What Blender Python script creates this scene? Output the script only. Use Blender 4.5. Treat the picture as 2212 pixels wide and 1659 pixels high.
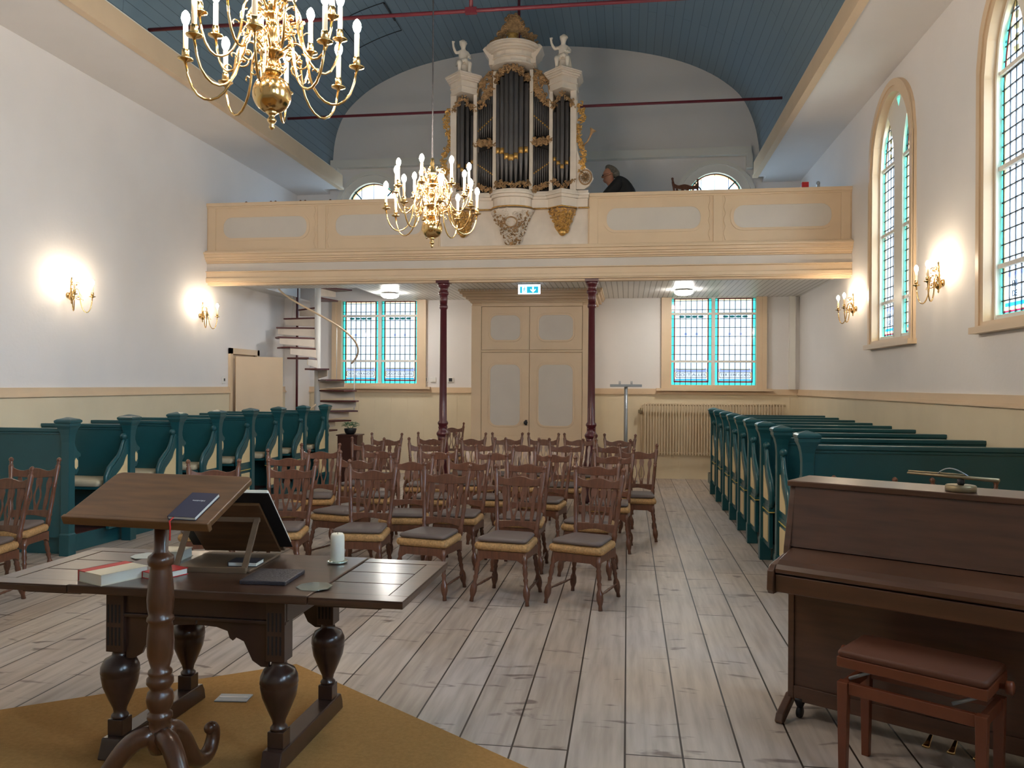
import bpy, math, random
from mathutils import Vector, Matrix
C = bpy.context.scene
for o in list(bpy.data.objects): bpy.data.objects.remove(o)
COL = C.collection
PI = math.pi
def R(d): return math.radians(d)

# ---------------------------------------------------------------- camera
cam_d = bpy.data.cameras.new('camera'); cam = bpy.data.objects.new('camera', cam_d); COL.objects.link(cam)
cam_d.sensor_width = 36.0; cam_d.lens = 1770.0/2212.0*36.0; cam_d.clip_start = 0.05; cam_d.clip_end = 200
yaw, pitch, roll = R(8.04), 0.00062, 0.0055
Fv = Vector((-math.sin(yaw)*math.cos(pitch), math.cos(yaw)*math.cos(pitch), math.sin(pitch)))
R0 = Vector((math.cos(yaw), math.sin(yaw), 0)); U0 = R0.cross(Fv)
Rv = R0*math.cos(roll)+U0*math.sin(roll); Uv = Rv.cross(Fv)
m = Matrix((( Rv.x, Uv.x, -Fv.x, 0), (Rv.y, Uv.y, -Fv.y, 0), (Rv.z, Uv.z, -Fv.z, 1.65), (0,0,0,1)))
cam.matrix_world = m
C.camera = cam
# ---------------------------------------------------------------- world, exposure
C.view_settings.view_transform = 'Standard'; C.view_settings.look = 'None'
C.view_settings.gamma = 1.0; C.view_settings.use_curve_mapping = False
C.view_settings.exposure = 0.84
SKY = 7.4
BULB = 310.0
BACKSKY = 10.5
C.cycles.sample_clamp_indirect = 6.0
C.cycles.max_bounces = 10; C.cycles.diffuse_bounces = 6; C.cycles.transparent_max_bounces = 12
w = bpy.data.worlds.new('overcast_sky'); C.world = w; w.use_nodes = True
nt = w.node_tree; nt.nodes.clear()
tc = nt.nodes.new('ShaderNodeTexCoord'); sp = nt.nodes.new('ShaderNodeSeparateXYZ'); cr = nt.nodes.new('ShaderNodeValToRGB')
mr = nt.nodes.new('ShaderNodeMapRange'); mr.inputs[1].default_value = -1; mr.inputs[2].default_value = 1
bg = nt.nodes.new('ShaderNodeBackground'); wo = nt.nodes.new('ShaderNodeOutputWorld')
nt.links.new(tc.outputs['Generated'], sp.inputs[0]); nt.links.new(sp.outputs['Z'], mr.inputs[0])
my = nt.nodes.new('ShaderNodeMapRange'); my.inputs[1].default_value = -.9; my.inputs[2].default_value = .25; my.inputs[3].default_value = BACKSKY; my.inputs[4].default_value = 1.0   # sky brightened behind the camera, added to light the room
vm = nt.nodes.new('ShaderNodeVectorMath'); vm.operation = 'SCALE'
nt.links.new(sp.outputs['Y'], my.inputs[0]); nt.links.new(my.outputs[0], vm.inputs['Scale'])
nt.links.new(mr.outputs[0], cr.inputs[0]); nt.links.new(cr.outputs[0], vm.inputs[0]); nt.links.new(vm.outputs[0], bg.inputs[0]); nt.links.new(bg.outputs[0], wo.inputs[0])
e = cr.color_ramp.elements
e[0].position = 0.0; e[0].color = (.40,.40,.38,1); e[1].position = 1.0; e[1].color = (.80,.92,1.0,1)
a_ = cr.color_ramp.elements.new(0.46); a_.color = (.48,.50,.50,1)
a_ = cr.color_ramp.elements.new(0.54); a_.color = (.71,.85,1.0,1)
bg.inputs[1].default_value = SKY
def portal(name, loc, rot, sx, sy):
    l = bpy.data.lights.new(name, 'AREA'); l.shape = 'RECTANGLE'; l.size = sx; l.size_y = sy; l.energy = 1
    l.cycles.is_portal = True
    o = bpy.data.objects.new(name, l); COL.objects.link(o); o.location = loc; o.rotation_euler = rot; return o
XL, XR, YB, YN = -6.2, 2.94, 14.75, -4.5
LANC = [9.73, 6.60, 3.47, 0.34, -2.79]
REAR = []
for y in LANC: portal('daylight_portal', (XR+.30, y, 3.6), (0, R(90), 0), 3.1, 1.5)
for x in REAR: portal('daylight_portal', (x, YN-.28, 3.4), (R(90), 0, 0), 1.6, 3.8)
for x in (1.485, -4.576): portal('daylight_portal', (x, YB+.28, 2.45), (R(-90), 0, 0), 1.5, 1.7)
for x in (1.50, -4.72): portal('daylight_portal', (x, YB+.28, 4.45), (R(-90), 0, 0), 1.1, 2.0)

# ---------------------------------------------------------------- materials
def mat(name, col, rough=.6, metal=0.0, noise=0.0, nscale=8.0, bump=0.0, bscale=40.0, coat=0.0, trans=0.0, emit=None, estr=0.0, stretch=None, spec=None, col2=None):
    m = bpy.data.materials.new(name); m.use_nodes = True; nt = m.node_tree
    b = nt.nodes['Principled BSDF']
    b.inputs['Base Color'].default_value = (*col, 1); b.inputs['Roughness'].default_value = rough; b.inputs['Metallic'].default_value = metal
    if coat: b.inputs['Coat Weight'].default_value = coat; b.inputs['Coat Roughness'].default_value = .15
    if spec is not None: b.inputs['Specular IOR Level'].default_value = spec
    if trans: b.inputs['Transmission Weight'].default_value = trans
    if emit: b.inputs['Emission Color'].default_value = (*emit, 1); b.inputs['Emission Strength'].default_value = estr
    tcn = nt.nodes.new('ShaderNodeTexCoord'); mp = nt.nodes.new('ShaderNodeMapping')
    nt.links.new(tcn.outputs['Object'], mp.inputs[0])
    if stretch: mp.inputs['Scale'].default_value = stretch
    if noise or col2:
        n = nt.nodes.new('ShaderNodeTexNoise'); n.inputs['Scale'].default_value = nscale; n.inputs['Detail'].default_value = 5
        nt.links.new(mp.outputs[0], n.inputs['Vector'])
        r = nt.nodes.new('ShaderNodeValToRGB'); nt.links.new(n.outputs[0], r.inputs[0])
        c2 = col2 if col2 else tuple(max(0, c*(1-noise)) for c in col)
        r.color_ramp.elements[0].position = .3; r.color_ramp.elements[0].color = (*c2, 1)
        r.color_ramp.elements[1].position = .7; r.color_ramp.elements[1].color = (*col, 1)
        nt.links.new(r.outputs[0], b.inputs['Base Color'])
    if bump:
        n2 = nt.nodes.new('ShaderNodeTexNoise'); n2.inputs['Scale'].default_value = bscale; n2.inputs['Detail'].default_value = 4
        nt.links.new(mp.outputs[0], n2.inputs['Vector'])
        bp = nt.nodes.new('ShaderNodeBump'); bp.inputs['Strength'].default_value = bump; bp.inputs['Distance'].default_value = .01
        nt.links.new(n2.outputs[0], bp.inputs['Height']); nt.links.new(bp.outputs[0], b.inputs['Normal'])
    return m
M = {}
M['plaster'] = mat('white_plaster', (.79,.765,.75), .75, noise=.05, nscale=1.3, bump=.12, bscale=25)
M['cream'] = mat('cream_paint', (.72,.55,.37), .42, noise=.06, nscale=3, spec=.4)
M['cream_lo'] = mat('cream_wainscot', (.76,.65,.46), .5, noise=.06, nscale=3)
M['grey_panel'] = mat('grey_panel_paint', (.62,.565,.50), .5, noise=.04, nscale=4)
M['pale'] = mat('pale_trim', (.78,.76,.70), .5)
M['offwhite'] = mat('organ_white', (.74,.65,.55), .5, noise=.12, nscale=6)
M['statue'] = mat('statue_white', (.78,.70,.60), .5, noise=.12, nscale=12)
M['gold'] = mat('gilding', (.78,.46,.14), .35, metal=.75, noise=.4, nscale=25)
M['gold_old'] = mat('worn_gilding', (.50,.30,.14), .5, metal=.35, noise=.6, nscale=18)
M['tin'] = mat('tin_pipe', (.15,.14,.14), .45, metal=.35, noise=.3, nscale=4)
M['dark'] = mat('near_black', (.015,.013,.012), .8)
M['teal'] = mat('teal_paint', (.012,.080,.095), .3, noise=.12, nscale=4, spec=.5)
M['teal_in'] = mat('cream_inset', (.68,.54,.30), .5)
M['yellow'] = mat('yellow_line', (.65,.50,.12), .5)
M['step'] = mat('red_brown_floor', (.075,.022,.016), .5, noise=.3)
M['cush'] = mat('grey_brown_cushion', (.135,.105,.095), .5, bump=.15, bscale=60, spec=.35)
M['bcush'] = mat('cream_cushion', (.50,.44,.31), .8, noise=.1)
M['rush'] = mat('rush_weave', (.55,.31,.12), .65, noise=.45, nscale=60, bump=.5, bscale=140)
M['chair'] = mat('turned_brown_wood', (.160,.060,.031), .33, noise=.45, nscale=9, stretch=(6,6,1), coat=.25)
M['oak'] = mat('dark_oak', (.085,.040,.024), .28, noise=.5, nscale=5, stretch=(1,8,8), coat=.35)
M['oakleg'] = mat('dark_oak_leg', (.060,.028,.019), .28, noise=.5, nscale=6, coat=.3)
M['lect'] = mat('lectern_oak', (.155,.070,.026), .4, noise=.45, nscale=5, stretch=(1,7,7), coat=.1)
M['lectleg'] = mat('lectern_walnut', (.105,.040,.018), .3, noise=.4, nscale=6, stretch=(5,5,1), coat=.3)
M['piano'] = mat('piano_walnut', (.105,.045,.024), .33, noise=.4, nscale=3, stretch=(1,1,9), coat=.3)
M['bench'] = mat('bench_mahogany', (.17,.045,.018), .4, noise=.25, nscale=5, coat=.1)
M['benchpad'] = mat('bench_red_pad', (.095,.028,.011), .6)
M['maroon'] = mat('maroon_iron', (.085,.010,.016), .32, coat=.3)
M['rod'] = mat('red_tie_rod', (.13,.014,.024), .5)
M['brass'] = mat('polished_brass', (.82,.56,.24), .16, metal=1.0)
M['brass_d'] = mat('dull_brass', (.27,.215,.13), .45, metal=.8)
M['candle'] = mat('glowing_ivory_sleeve', (.85,.72,.50), .5, emit=(1,.62,.28), estr=.18)  # weak emission stands in for bulb light falling on the sleeve
M['bulb'] = mat('lit_bulb', (1,1,1), .3, emit=(1.0,.85,.69), estr=BULB)
M['bulb_s'] = mat('lit_sconce_bulb', (1,1,1), .3, emit=(1.0,.81,.58), estr=BULB*.66)
M['lampglass'] = mat('lit_lamp_dome', (1,1,1), .3, emit=(1.0,.95,.88), estr=55)
M['iron'] = mat('dark_iron', (.03,.03,.035), .5, metal=.6)
M['white'] = mat('white_enamel', (.78,.77,.74), .4)
M['wax'] = mat('white_wax', (.82,.74,.60), .5)
M['steel'] = mat('grey_steel', (.32,.36,.40), .35, metal=.5)
M['paper'] = mat('book_paper', (.74,.70,.60), .8, noise=.1, nscale=90, stretch=(1,1,30))
M['bookblue'] = mat('navy_cover', (.012,.018,.055), .5)
M['bookred'] = mat('red_cover', (.45,.012,.015), .5)
M['bookcream'] = mat('cream_cover', (.66,.60,.46), .5)
M['folder'] = mat('grey_folder', (.040,.033,.038), .55, bump=.3, bscale=80)
M['black'] = mat('black_leather', (.008,.006,.006), .6)
M['ply'] = mat('easel_wood', (.17,.10,.055), .5, noise=.3, nscale=6, stretch=(1,1,5))
M['ribbon'] = mat('red_ribbon', (.75,.03,.03), .5)
M['mirror'] = mat('mirror_glass', (.62,.72,.66), .06, metal=.9)
M['radi'] = mat('radiator_cream', (.62,.50,.34), .4)
M['green'] = mat('leaf_green', (.02,.12,.03), .5, noise=.4, nscale=30)
M['pot'] = mat('dark_pot', (.012,.016,.018), .4)
M['cab'] = mat('brown_cabinet', (.06,.018,.012), .4)
M['tread'] = mat('red_brown_tread', (.10,.022,.022), .4)
M['skin'] = mat('skin', (.52,.24,.15), .5)
M['hair'] = mat('grey_hair', (.15,.135,.11), .8, noise=.5, nscale=60)
M['jacket'] = mat('black_jacket', (.010,.010,.012), .8)
M['trouser'] = mat('dark_trousers', (.02,.02,.03), .8)
M['lead'] = mat('lead_came', (.04,.05,.06), .5, metal=.4)
M['ink'] = mat('blue_ink', (.12,.20,.32), .6)
M['whiteink'] = mat('pale_print', (.75,.78,.80), .6)
M['carpet'] = mat('ochre_carpet', (.39,.215,.075), .95, noise=.18, nscale=60, bump=.3, bscale=300, spec=.1)
M['exitg'] = mat('exit_green', (.0,.3,.3), .4, emit=(.02,.50,.75), estr=.55)
M['exitw'] = mat('exit_white', (.8,.8,.9), .4, emit=(.75,.85,1.0), estr=1.1)
M['sock'] = mat('socket_dark', (.02,.02,.025), .4)
def glass(name, col, haze=.12):
    m = bpy.data.materials.new(name); m.use_nodes = True; nt = m.node_tree; nt.nodes.clear()
    o = nt.nodes.new('ShaderNodeOutputMaterial'); t = nt.nodes.new('ShaderNodeBsdfTransparent'); t.inputs[0].default_value = (*col, 1)
    d = nt.nodes.new('ShaderNodeBsdfTranslucent'); d.inputs[0].default_value = (*col, 1)
    g = nt.nodes.new('ShaderNodeBsdfGlossy'); g.inputs['Roughness'].default_value = .1; g.inputs[0].default_value = (.9,.9,.9,1)
    mx = nt.nodes.new('ShaderNodeMixShader'); mx.inputs[0].default_value = haze
    mg = nt.nodes.new('ShaderNodeMixShader'); mg.inputs[0].default_value = .04
    nt.links.new(t.outputs[0], mx.inputs[1]); nt.links.new(d.outputs[0], mx.inputs[2])
    nt.links.new(mx.outputs[0], mg.inputs[1]); nt.links.new(g.outputs[0], mg.inputs[2]); nt.links.new(mg.outputs[0], o.inputs[0])
    return m
M['gclear'] = glass('clear_leaded_glass', (.66,.74,.82))
M['gteal'] = glass('teal_glass', (.13,.62,.56))
M['gred'] = glass('red_glass', (.30,.04,.07))
M['gyel'] = glass('yellow_glass', (.72,.66,.42))
M['gblue'] = glass('blue_glass', (.12,.22,.55))
M['gcyan'] = glass('cyan_glass', (.03,.45,.75))
M['ngrey'] = glass('dimmed_clear_glass', (.37,.385,.40), .2); M['nteal'] = glass('sea_green_glass', (.12,.38,.35)); M['nred'] = glass('wine_glass', (.25,.05,.10))  # clear glass darkened so the seen panes do not blow out
M['nyel'] = glass('amber_glass', (.55,.50,.36)); M['nblue'] = glass('cobalt_glass', (.62,.68,.95)); M['ncyan'] = glass('azure_glass', (.16,.68,.95)); M['nwhite'] = glass('white_glass', (.97,.97,.97), .03)

def mat_floor():
    m = bpy.data.materials.new('scrubbed_floorboards'); m.use_nodes = True; nt = m.node_tree; b = nt.nodes['Principled BSDF']; L = nt.links
    tc = nt.nodes.new('ShaderNodeTexCoord'); sp = nt.nodes.new('ShaderNodeSeparateXYZ'); cb = nt.nodes.new('ShaderNodeCombineXYZ')
    L.new(tc.outputs['Object'], sp.inputs[0]); L.new(sp.outputs['Y'], cb.inputs[0])
    ad = nt.nodes.new('ShaderNodeMath'); ad.operation = 'ADD'; ad.inputs[1].default_value = 10.2+.004; L.new(sp.outputs['X'], ad.inputs[0]); L.new(ad.outputs[0], cb.inputs[1])
    br = nt.nodes.new('ShaderNodeTexBrick'); br.inputs['Scale'].default_value = 1.0
    br.inputs['Brick Width'].default_value = 3.7; br.inputs['Row Height'].default_value = .255; br.inputs['Mortar Size'].default_value = .005; br.inputs['Mortar Smooth'].default_value = .2
    br.offset = .37; br.offset_frequency = 3; br.inputs['Bias'].default_value = -.1
    br.inputs['Color1'].default_value = (.44,.365,.305,1); br.inputs['Color2'].default_value = (.56,.50,.45,1); br.inputs['Mortar'].default_value = (.03,.02,.015,1)
    L.new(cb.outputs[0], br.inputs['Vector'])
    mp = nt.nodes.new('ShaderNodeMapping'); mp.inputs['Scale'].default_value = (1.2,14,1); L.new(cb.outputs[0], mp.inputs[0])
    n = nt.nodes.new('ShaderNodeTexNoise'); n.inputs['Scale'].default_value = 1.6; n.inputs['Detail'].default_value = 7; L.new(mp.outputs[0], n.inputs['Vector'])
    r = nt.nodes.new('ShaderNodeValToRGB'); r.color_ramp.elements[0].position = .32; r.color_ramp.elements[0].color = (.72,.70,.68,1); r.color_ramp.elements[1].position = .62; r.color_ramp.elements[1].color = (1,1,1,1)
    L.new(n.outputs[0], r.inputs[0])
    mx = nt.nodes.new('ShaderNodeMixRGB'); mx.blend_type = 'MULTIPLY'; mx.inputs[0].default_value = 1; L.new(br.outputs['Color'], mx.inputs[1]); L.new(r.outputs[0], mx.inputs[2])
    # dark cross marks / knots
    mp2 = nt.nodes.new('ShaderNodeMapping'); mp2.inputs['Scale'].default_value = (9,2.6,1); L.new(cb.outputs[0], mp2.inputs[0])
    n2 = nt.nodes.new('ShaderNodeTexNoise'); n2.inputs['Scale'].default_value = 1.3; n2.inputs['Detail'].default_value = 3; n2.inputs['Distortion'].default_value = .6; L.new(mp2.outputs[0], n2.inputs['Vector'])
    r2 = nt.nodes.new('ShaderNodeValToRGB'); r2.color_ramp.elements[0].position = .625; r2.color_ramp.elements[0].color = (1,1,1,1); r2.color_ramp.elements[1].position = .70; r2.color_ramp.elements[1].color = (.42,.38,.38,1)
    L.new(n2.outputs[0], r2.inputs[0])
    mx2 = nt.nodes.new('ShaderNodeMixRGB'); mx2.blend_type = 'MULTIPLY'; mx2.inputs[0].default_value = 1; L.new(mx.outputs[0], mx2.inputs[1]); L.new(r2.outputs[0], mx2.inputs[2])
    n3 = nt.nodes.new('ShaderNodeTexNoise'); n3.inputs['Scale'].default_value = .9; L.new(cb.outputs[0], n3.inputs['Vector'])
    r3 = nt.nodes.new('ShaderNodeValToRGB'); r3.color_ramp.elements[0].position = .35; r3.color_ramp.elements[0].color = (.86,.88,.94,1); r3.color_ramp.elements[1].position = .65; r3.color_ramp.elements[1].color = (1.0,.96,.90,1)
    L.new(n3.outputs[0], r3.inputs[0])
    mx3 = nt.nodes.new('ShaderNodeMixRGB'); mx3.blend_type = 'MULTIPLY'; mx3.inputs[0].default_value = 1; L.new(mx2.outputs[0], mx3.inputs[1]); L.new(r3.outputs[0], mx3.inputs[2])
    L.new(mx3.outputs[0], b.inputs['Base Color']); b.inputs['Roughness'].default_value = .42; b.inputs['Specular IOR Level'].default_value = .45
    bp = nt.nodes.new('ShaderNodeBump'); bp.inputs['Strength'].default_value = .35; bp.inputs['Distance'].default_value = .01; L.new(br.outputs['Fac'], bp.inputs['Height']); bp.invert = True
    L.new(bp.outputs[0], b.inputs['Normal'])
    return m
M['floor'] = mat_floor()
def mat_boards(name, c1, c2, row, width=2.5, rough=.5, seam=.006, uv=False, swap=False, seamcol=None):
    m = bpy.data.materials.new(name); m.use_nodes = True; nt = m.node_tree; b = nt.nodes['Principled BSDF']; L = nt.links
    tc = nt.nodes.new('ShaderNodeTexCoord'); sp = nt.nodes.new('ShaderNodeSeparateXYZ'); cb = nt.nodes.new('ShaderNodeCombineXYZ')
    L.new(tc.outputs['UV' if uv else 'Object'], sp.inputs[0])
    L.new(sp.outputs['Y' if swap else 'X'], cb.inputs[0]); L.new(sp.outputs['X' if swap else 'Y'], cb.inputs[1])
    br = nt.nodes.new('ShaderNodeTexBrick'); br.inputs['Scale'].default_value = 1; br.inputs['Brick Width'].default_value = width; br.inputs['Row Height'].default_value = row
    br.inputs['Mortar Size'].default_value = seam; br.inputs['Mortar Smooth'].default_value = .3
    br.inputs['Color1'].default_value = (*c1, 1); br.inputs['Color2'].default_value = (*c2, 1)
    sc = seamcol if seamcol else tuple(c*.45 for c in c1); br.inputs['Mortar'].default_value = (*sc, 1)
    L.new(cb.outputs[0], br.inputs['Vector']); L.new(br.outputs[0], b.inputs['Base Color']); b.inputs['Roughness'].default_value = rough
    bp = nt.nodes.new('ShaderNodeBump'); bp.inputs['Strength'].default_value = .4; bp.inputs['Distance'].default_value = .008; bp.invert = True
    L.new(br.outputs['Fac'], bp.inputs['Height']); L.new(bp.outputs[0], b.inputs['Normal'])
    return m
M['vault'] = mat_boards('blue_grey_vault_boards', (.190,.270,.330), (.205,.285,.345), .14, 3.2, .5, .004, uv=True)
M['soffit'] = mat_boards('white_ceiling_boards', (.74,.74,.72), (.76,.76,.74), .085, 30, .4, .007, swap=True, seamcol=(.30,.30,.28))

# ---------------------------------------------------------------- mesh builder
class MB:
    def __init__(s): s.v = []; s.f = []; s.m = []; s.sm = []; s.T = Matrix.Identity(4); s.mi = 0
    def add(s, vs, fs, smooth=False, mi=None):
        n = len(s.v); s.v += [tuple(s.T @ Vector(p)) for p in vs]
        for f in fs: s.f.append([i+n for i in f]); s.m.append(s.mi if mi is None else mi); s.sm.append(smooth)
        return s
    def bx(s, x0, x1, y0, y1, z0, z1, mi=None):
        vs = [(x0,y0,z0),(x1,y0,z0),(x1,y1,z0),(x0,y1,z0),(x0,y0,z1),(x1,y0,z1),(x1,y1,z1),(x0,y1,z1)]
        return s.add(vs, [(0,3,2,1),(4,5,6,7),(0,1,5,4),(1,2,6,5),(2,3,7,6),(3,0,4,7)], False, mi)
    def cb(s, c, d, mi=None): return s.bx(c[0]-d[0]/2,c[0]+d[0]/2,c[1]-d[1]/2,c[1]+d[1]/2,c[2]-d[2]/2,c[2]+d[2]/2,mi)
    def lathe(s, prof, o=(0,0,0), seg=16, axis='Z', mi=None, sy=1.0, arc=(0,2*PI)):
        full = abs(arc[1]-arc[0]-2*PI) < 1e-6; n = seg if full else seg+1; vs = []; fs = []
        for r, z in prof:
            for i in range(n):
                a = arc[0]+(arc[1]-arc[0])*i/seg; x, y = r*math.cos(a), r*math.sin(a)*sy
                p = (x,y,z) if axis == 'Z' else ((x,z,y) if axis == 'Y' else (z,x,y))
                vs.append((p[0]+o[0],p[1]+o[1],p[2]+o[2]))
        for j in range(len(prof)-1):
            for i in range(seg):
                k = (i+1) % n; fs.append((j*n+i, j*n+k, (j+1)*n+k, (j+1)*n+i))
        if prof[0][0] > 1e-5: fs.append(tuple(range(n))[::-1])
        if prof[-1][0] > 1e-5: fs.append(tuple((len(prof)-1)*n+i for i in range(n)))
        return s.add(vs, fs, True, mi)
    def tube(s, pts, r, seg=8, mi=None, closed=False, flat=1.0):
        pts = [Vector(p) for p in pts]; n = len(pts); rs = r if isinstance(r, (list, tuple)) else [r]*n
        vs = []; fs = []; prev = None
        for i, p in enumerate(pts):
            if closed: t = (pts[(i+1) % n]-pts[i-1])
            else: t = (pts[min(i+1,n-1)]-pts[max(i-1,0)])
            t = t.normalized() if t.length > 1e-9 else Vector((0,0,1))
            if prev is None:
                up = Vector((0,0,1)) if abs(t.z) < .9 else Vector((1,0,0)); u = t.cross(up).normalized()
            else:
                u = prev - t*prev.dot(t); u = u.normalized() if u.length > 1e-6 else t.orthogonal().normalized()
            prev = u; v = t.cross(u)
            for k in range(seg):
                a = 2*PI*k/seg; vs.append(tuple(p+u*math.cos(a)*rs[i]+v*math.sin(a)*rs[i]*flat))
        for j in range(n if closed else n-1):
            j2 = (j+1) % n
            for k in range(seg):
                k2 = (k+1) % seg; fs.append((j*seg+k, j*seg+k2, j2*seg+k2, j2*seg+k))
        if not closed: fs.append(tuple(range(seg))[::-1]); fs.append(tuple((n-1)*seg+k for k in range(seg)))
        return s.add(vs, fs, True, mi)
    def turned(s, p0, p1, prof, seg=10, mi=None):
        # prof: list of (t 0..1, r) along p0->p1
        p0 = Vector(p0); p1 = Vector(p1); return s.tube([p0+(p1-p0)*t for t, r in prof], [r for t, r in prof], seg, mi)
    def prism(s, poly, a0, a1, plane='XZ', mi=None, smooth=False):
        n = len(poly)
        def P(u, v, w): return (u, w, v) if plane == 'XZ' else ((w, u, v) if plane == 'YZ' else (u, v, w))
        vs = [P(u, v, a0) for u, v in poly]+[P(u, v, a1) for u, v in poly]
        fs = [tuple(range(n)), tuple(range(2*n-1, n-1, -1))]+[(i, i+n, (i+1) % n+n, (i+1) % n) for i in range(n)]
        return s.add(vs, fs, smooth, mi)
    def band(s, outer, inner, a0, a1, plane='XZ', mi=None, closed=True):
        n = len(outer)
        def P(u, v, w): return (u, w, v) if plane == 'XZ' else ((w, u, v) if plane == 'YZ' else (u, v, w))
        vs = [P(u,v,a0) for u,v in outer]+[P(u,v,a0) for u,v in inner]+[P(u,v,a1) for u,v in outer]+[P(u,v,a1) for u,v in inner]
        fs = []
        for i in range(n if closed else n-1):
            j = (i+1) % n
            fs += [(i,j,n+j,n+i),(2*n+i,3*n+i,3*n+j,2*n+j),(i,2*n+i,2*n+j,j),(n+i,n+j,3*n+j,3*n+i)]
        if not closed: fs += [(0,n,3*n,2*n),(n-1,3*n-1,4*n-1,2*n-1)]
        return s.add(vs, fs, False, mi)
    def ball(s, c, r, seg=10, rings=7, sc=(1,1,1), mi=None):
        vs = []; fs = []
        for j in range(rings+1):
            ph = PI*j/rings
            for i in range(seg):
                a = 2*PI*i/seg; vs.append((c[0]+r*sc[0]*math.sin(ph)*math.cos(a), c[1]+r*sc[1]*math.sin(ph)*math.sin(a), c[2]-r*sc[2]*math.cos(ph)))
        for j in range(rings):
            for i in range(seg):
                k = (i+1) % seg; fs.append((j*seg+i, j*seg+k, (j+1)*seg+k, (j+1)*seg+i))
        return s.add(vs, fs, True, mi)
    def pillow(s, poly, z0, z1, r, ins=.03, mi=None):
        cx = sum(p[0] for p in poly)/len(poly); cy = sum(p[1] for p in poly)/len(poly); n = len(poly)
        size = max(abs(p[0]-cx) for p in poly); vs = []; fs = []
        rings = [(1-2.2*ins/size*.6, z0), (1-ins*.35/size, z0+r*.3), (1, z0+r), (1, z1-r), (1-ins*.35/size, z1-r*.3), (1-ins*1.3/size, z1)]
        for k, z in rings: vs += [(cx+(p[0]-cx)*k, cy+(p[1]-cy)*k, z) for p in poly]
        for j in range(len(rings)-1):
            for i in range(n):
                i2 = (i+1) % n; fs.append((j*n+i, j*n+i2, (j+1)*n+i2, (j+1)*n+i))
        fs.append(tuple(range(n))[::-1]); fs.append(tuple((len(rings)-1)*n+i for i in range(n)))
        return s.add(vs, fs, True, mi)
    def mesh(s, name, mats):
        me = bpy.data.meshes.new(name); me.from_pydata(s.v, [], s.f)
        for mm in (mats if isinstance(mats, (list, tuple)) else [mats]): me.materials.append(mm)
        me.polygons.foreach_set('material_index', s.m); me.polygons.foreach_set('use_smooth', s.sm)
        me.validate(); me.update(); return me
    def build(s, name, mats, parent=None, bevel=0, loc=None, rot=None):
        o = bpy.data.objects.new(name, s.mesh(name, mats)); COL.objects.link(o)
        if parent: o.parent = parent
        if loc: o.location = loc
        if rot: o.rotation_euler = rot
        if bevel:
            b = o.modifiers.new('bevel', 'BEVEL'); b.width = bevel; b.segments = 2; b.limit_method = 'ANGLE'; b.angle_limit = R(50)
        return o
def rpoly(x0, x1, z0, z1, r, n=5):
    out = []
    for cx, cz, a in ((x1-r,z1-r,0),(x0+r,z1-r,90),(x0+r,z0+r,180),(x1-r,z0+r,270)):
        for i in range(n+1): t = R(a+90*i/n); out.append((cx+r*math.cos(t), cz+r*math.sin(t)))
    return out
def thing(name, label, cat, loc=(0,0,0), rotz=0, group=None):
    o = bpy.data.objects.new(name, None); COL.objects.link(o); o.empty_display_size = .1
    o.location = loc; o.rotation_euler = (0,0,rotz); o['label'] = label; o['category'] = cat
    if group: o['group'] = group
    return o
def tag(o, label, cat, group=None):
    o['label'] = label; o['category'] = cat
    if group: o['group'] = group
    return o
def struct(o): o['kind'] = 'structure'; return o
def dup(root, loc, rotz, label, group=None):
    r = root.copy(); COL.objects.link(r); r.location = loc; r.rotation_euler = (0,0,rotz); r['label'] = label
    if group: r['group'] = group
    def rec(src, dst):
        for ch in list(kids.get(src.name, [])):
            c = ch.copy(); COL.objects.link(c); c.parent = dst; rec(ch, c)
    kids = {}
    for o in bpy.data.objects:
        if o.parent: kids.setdefault(o.parent.name, []).append(o)
    kids.pop(r.name, None)
    rec(root, r); return r
def text_obj(txt, size, m, parent, loc, rot, width=None, name='lettering', ext=.002):
    cu = bpy.data.curves.new('txt', 'FONT'); cu.body = txt; cu.size = size; cu.extrude = ext; cu.align_x = 'CENTER'; cu.align_y = 'CENTER'; cu.resolution_u = 3
    t = bpy.data.objects.new('txt', cu); COL.objects.link(t); bpy.context.view_layer.update()
    me = bpy.data.meshes.new_from_object(t.evaluated_get(bpy.context.evaluated_depsgraph_get())); bpy.data.objects.remove(t)
    if width:
        xs = [v.co.x for v in me.vertices]; k = width/(max(xs)-min(xs))
        for v in me.vertices: v.co.x *= k
    me.materials.clear(); me.materials.append(m)
    o = bpy.data.objects.new(name, me); COL.objects.link(o); o.parent = parent; o.location = loc; o.rotation_euler = rot; return o
rnd = random.Random(7)

# ================================================================ ROOM SHELL
o = MB().bx(XL-.4, XR+.4, YN-.4, YB+.4, -.25, 0).build('floor', M['floor']); struct(o)
def strips(mb, ss, lo, hi, a0, a1, plane):
    for i in range(len(ss)-1):
        s0, s1 = ss[i], ss[i+1]; e = 1e-5
        l0, l1, h0, h1 = lo(s0+e), lo(s1-e), hi(s0+e), hi(s1-e)
        if h0-l0 < .002 and h1-l1 < .002: continue
        h0 = max(h0, l0+.0005); h1 = max(h1, l1+.0005)
        mb.prism([(s0,l0),(s1,l1),(s1,h1),(s0,h0)], a0, a1, plane)
def pointed(c, hw, spring, apex):
    h = apex-spring; Rr = (hw*hw+h*h)/(2*hw)
    return lambda s: spring+math.sqrt(max(0, Rr*Rr-(min(abs(s-c), hw)-(hw-Rr))**2))
def lin(a, b, n): return [a+(b-a)*i/n for i in range(n+1)]
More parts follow.
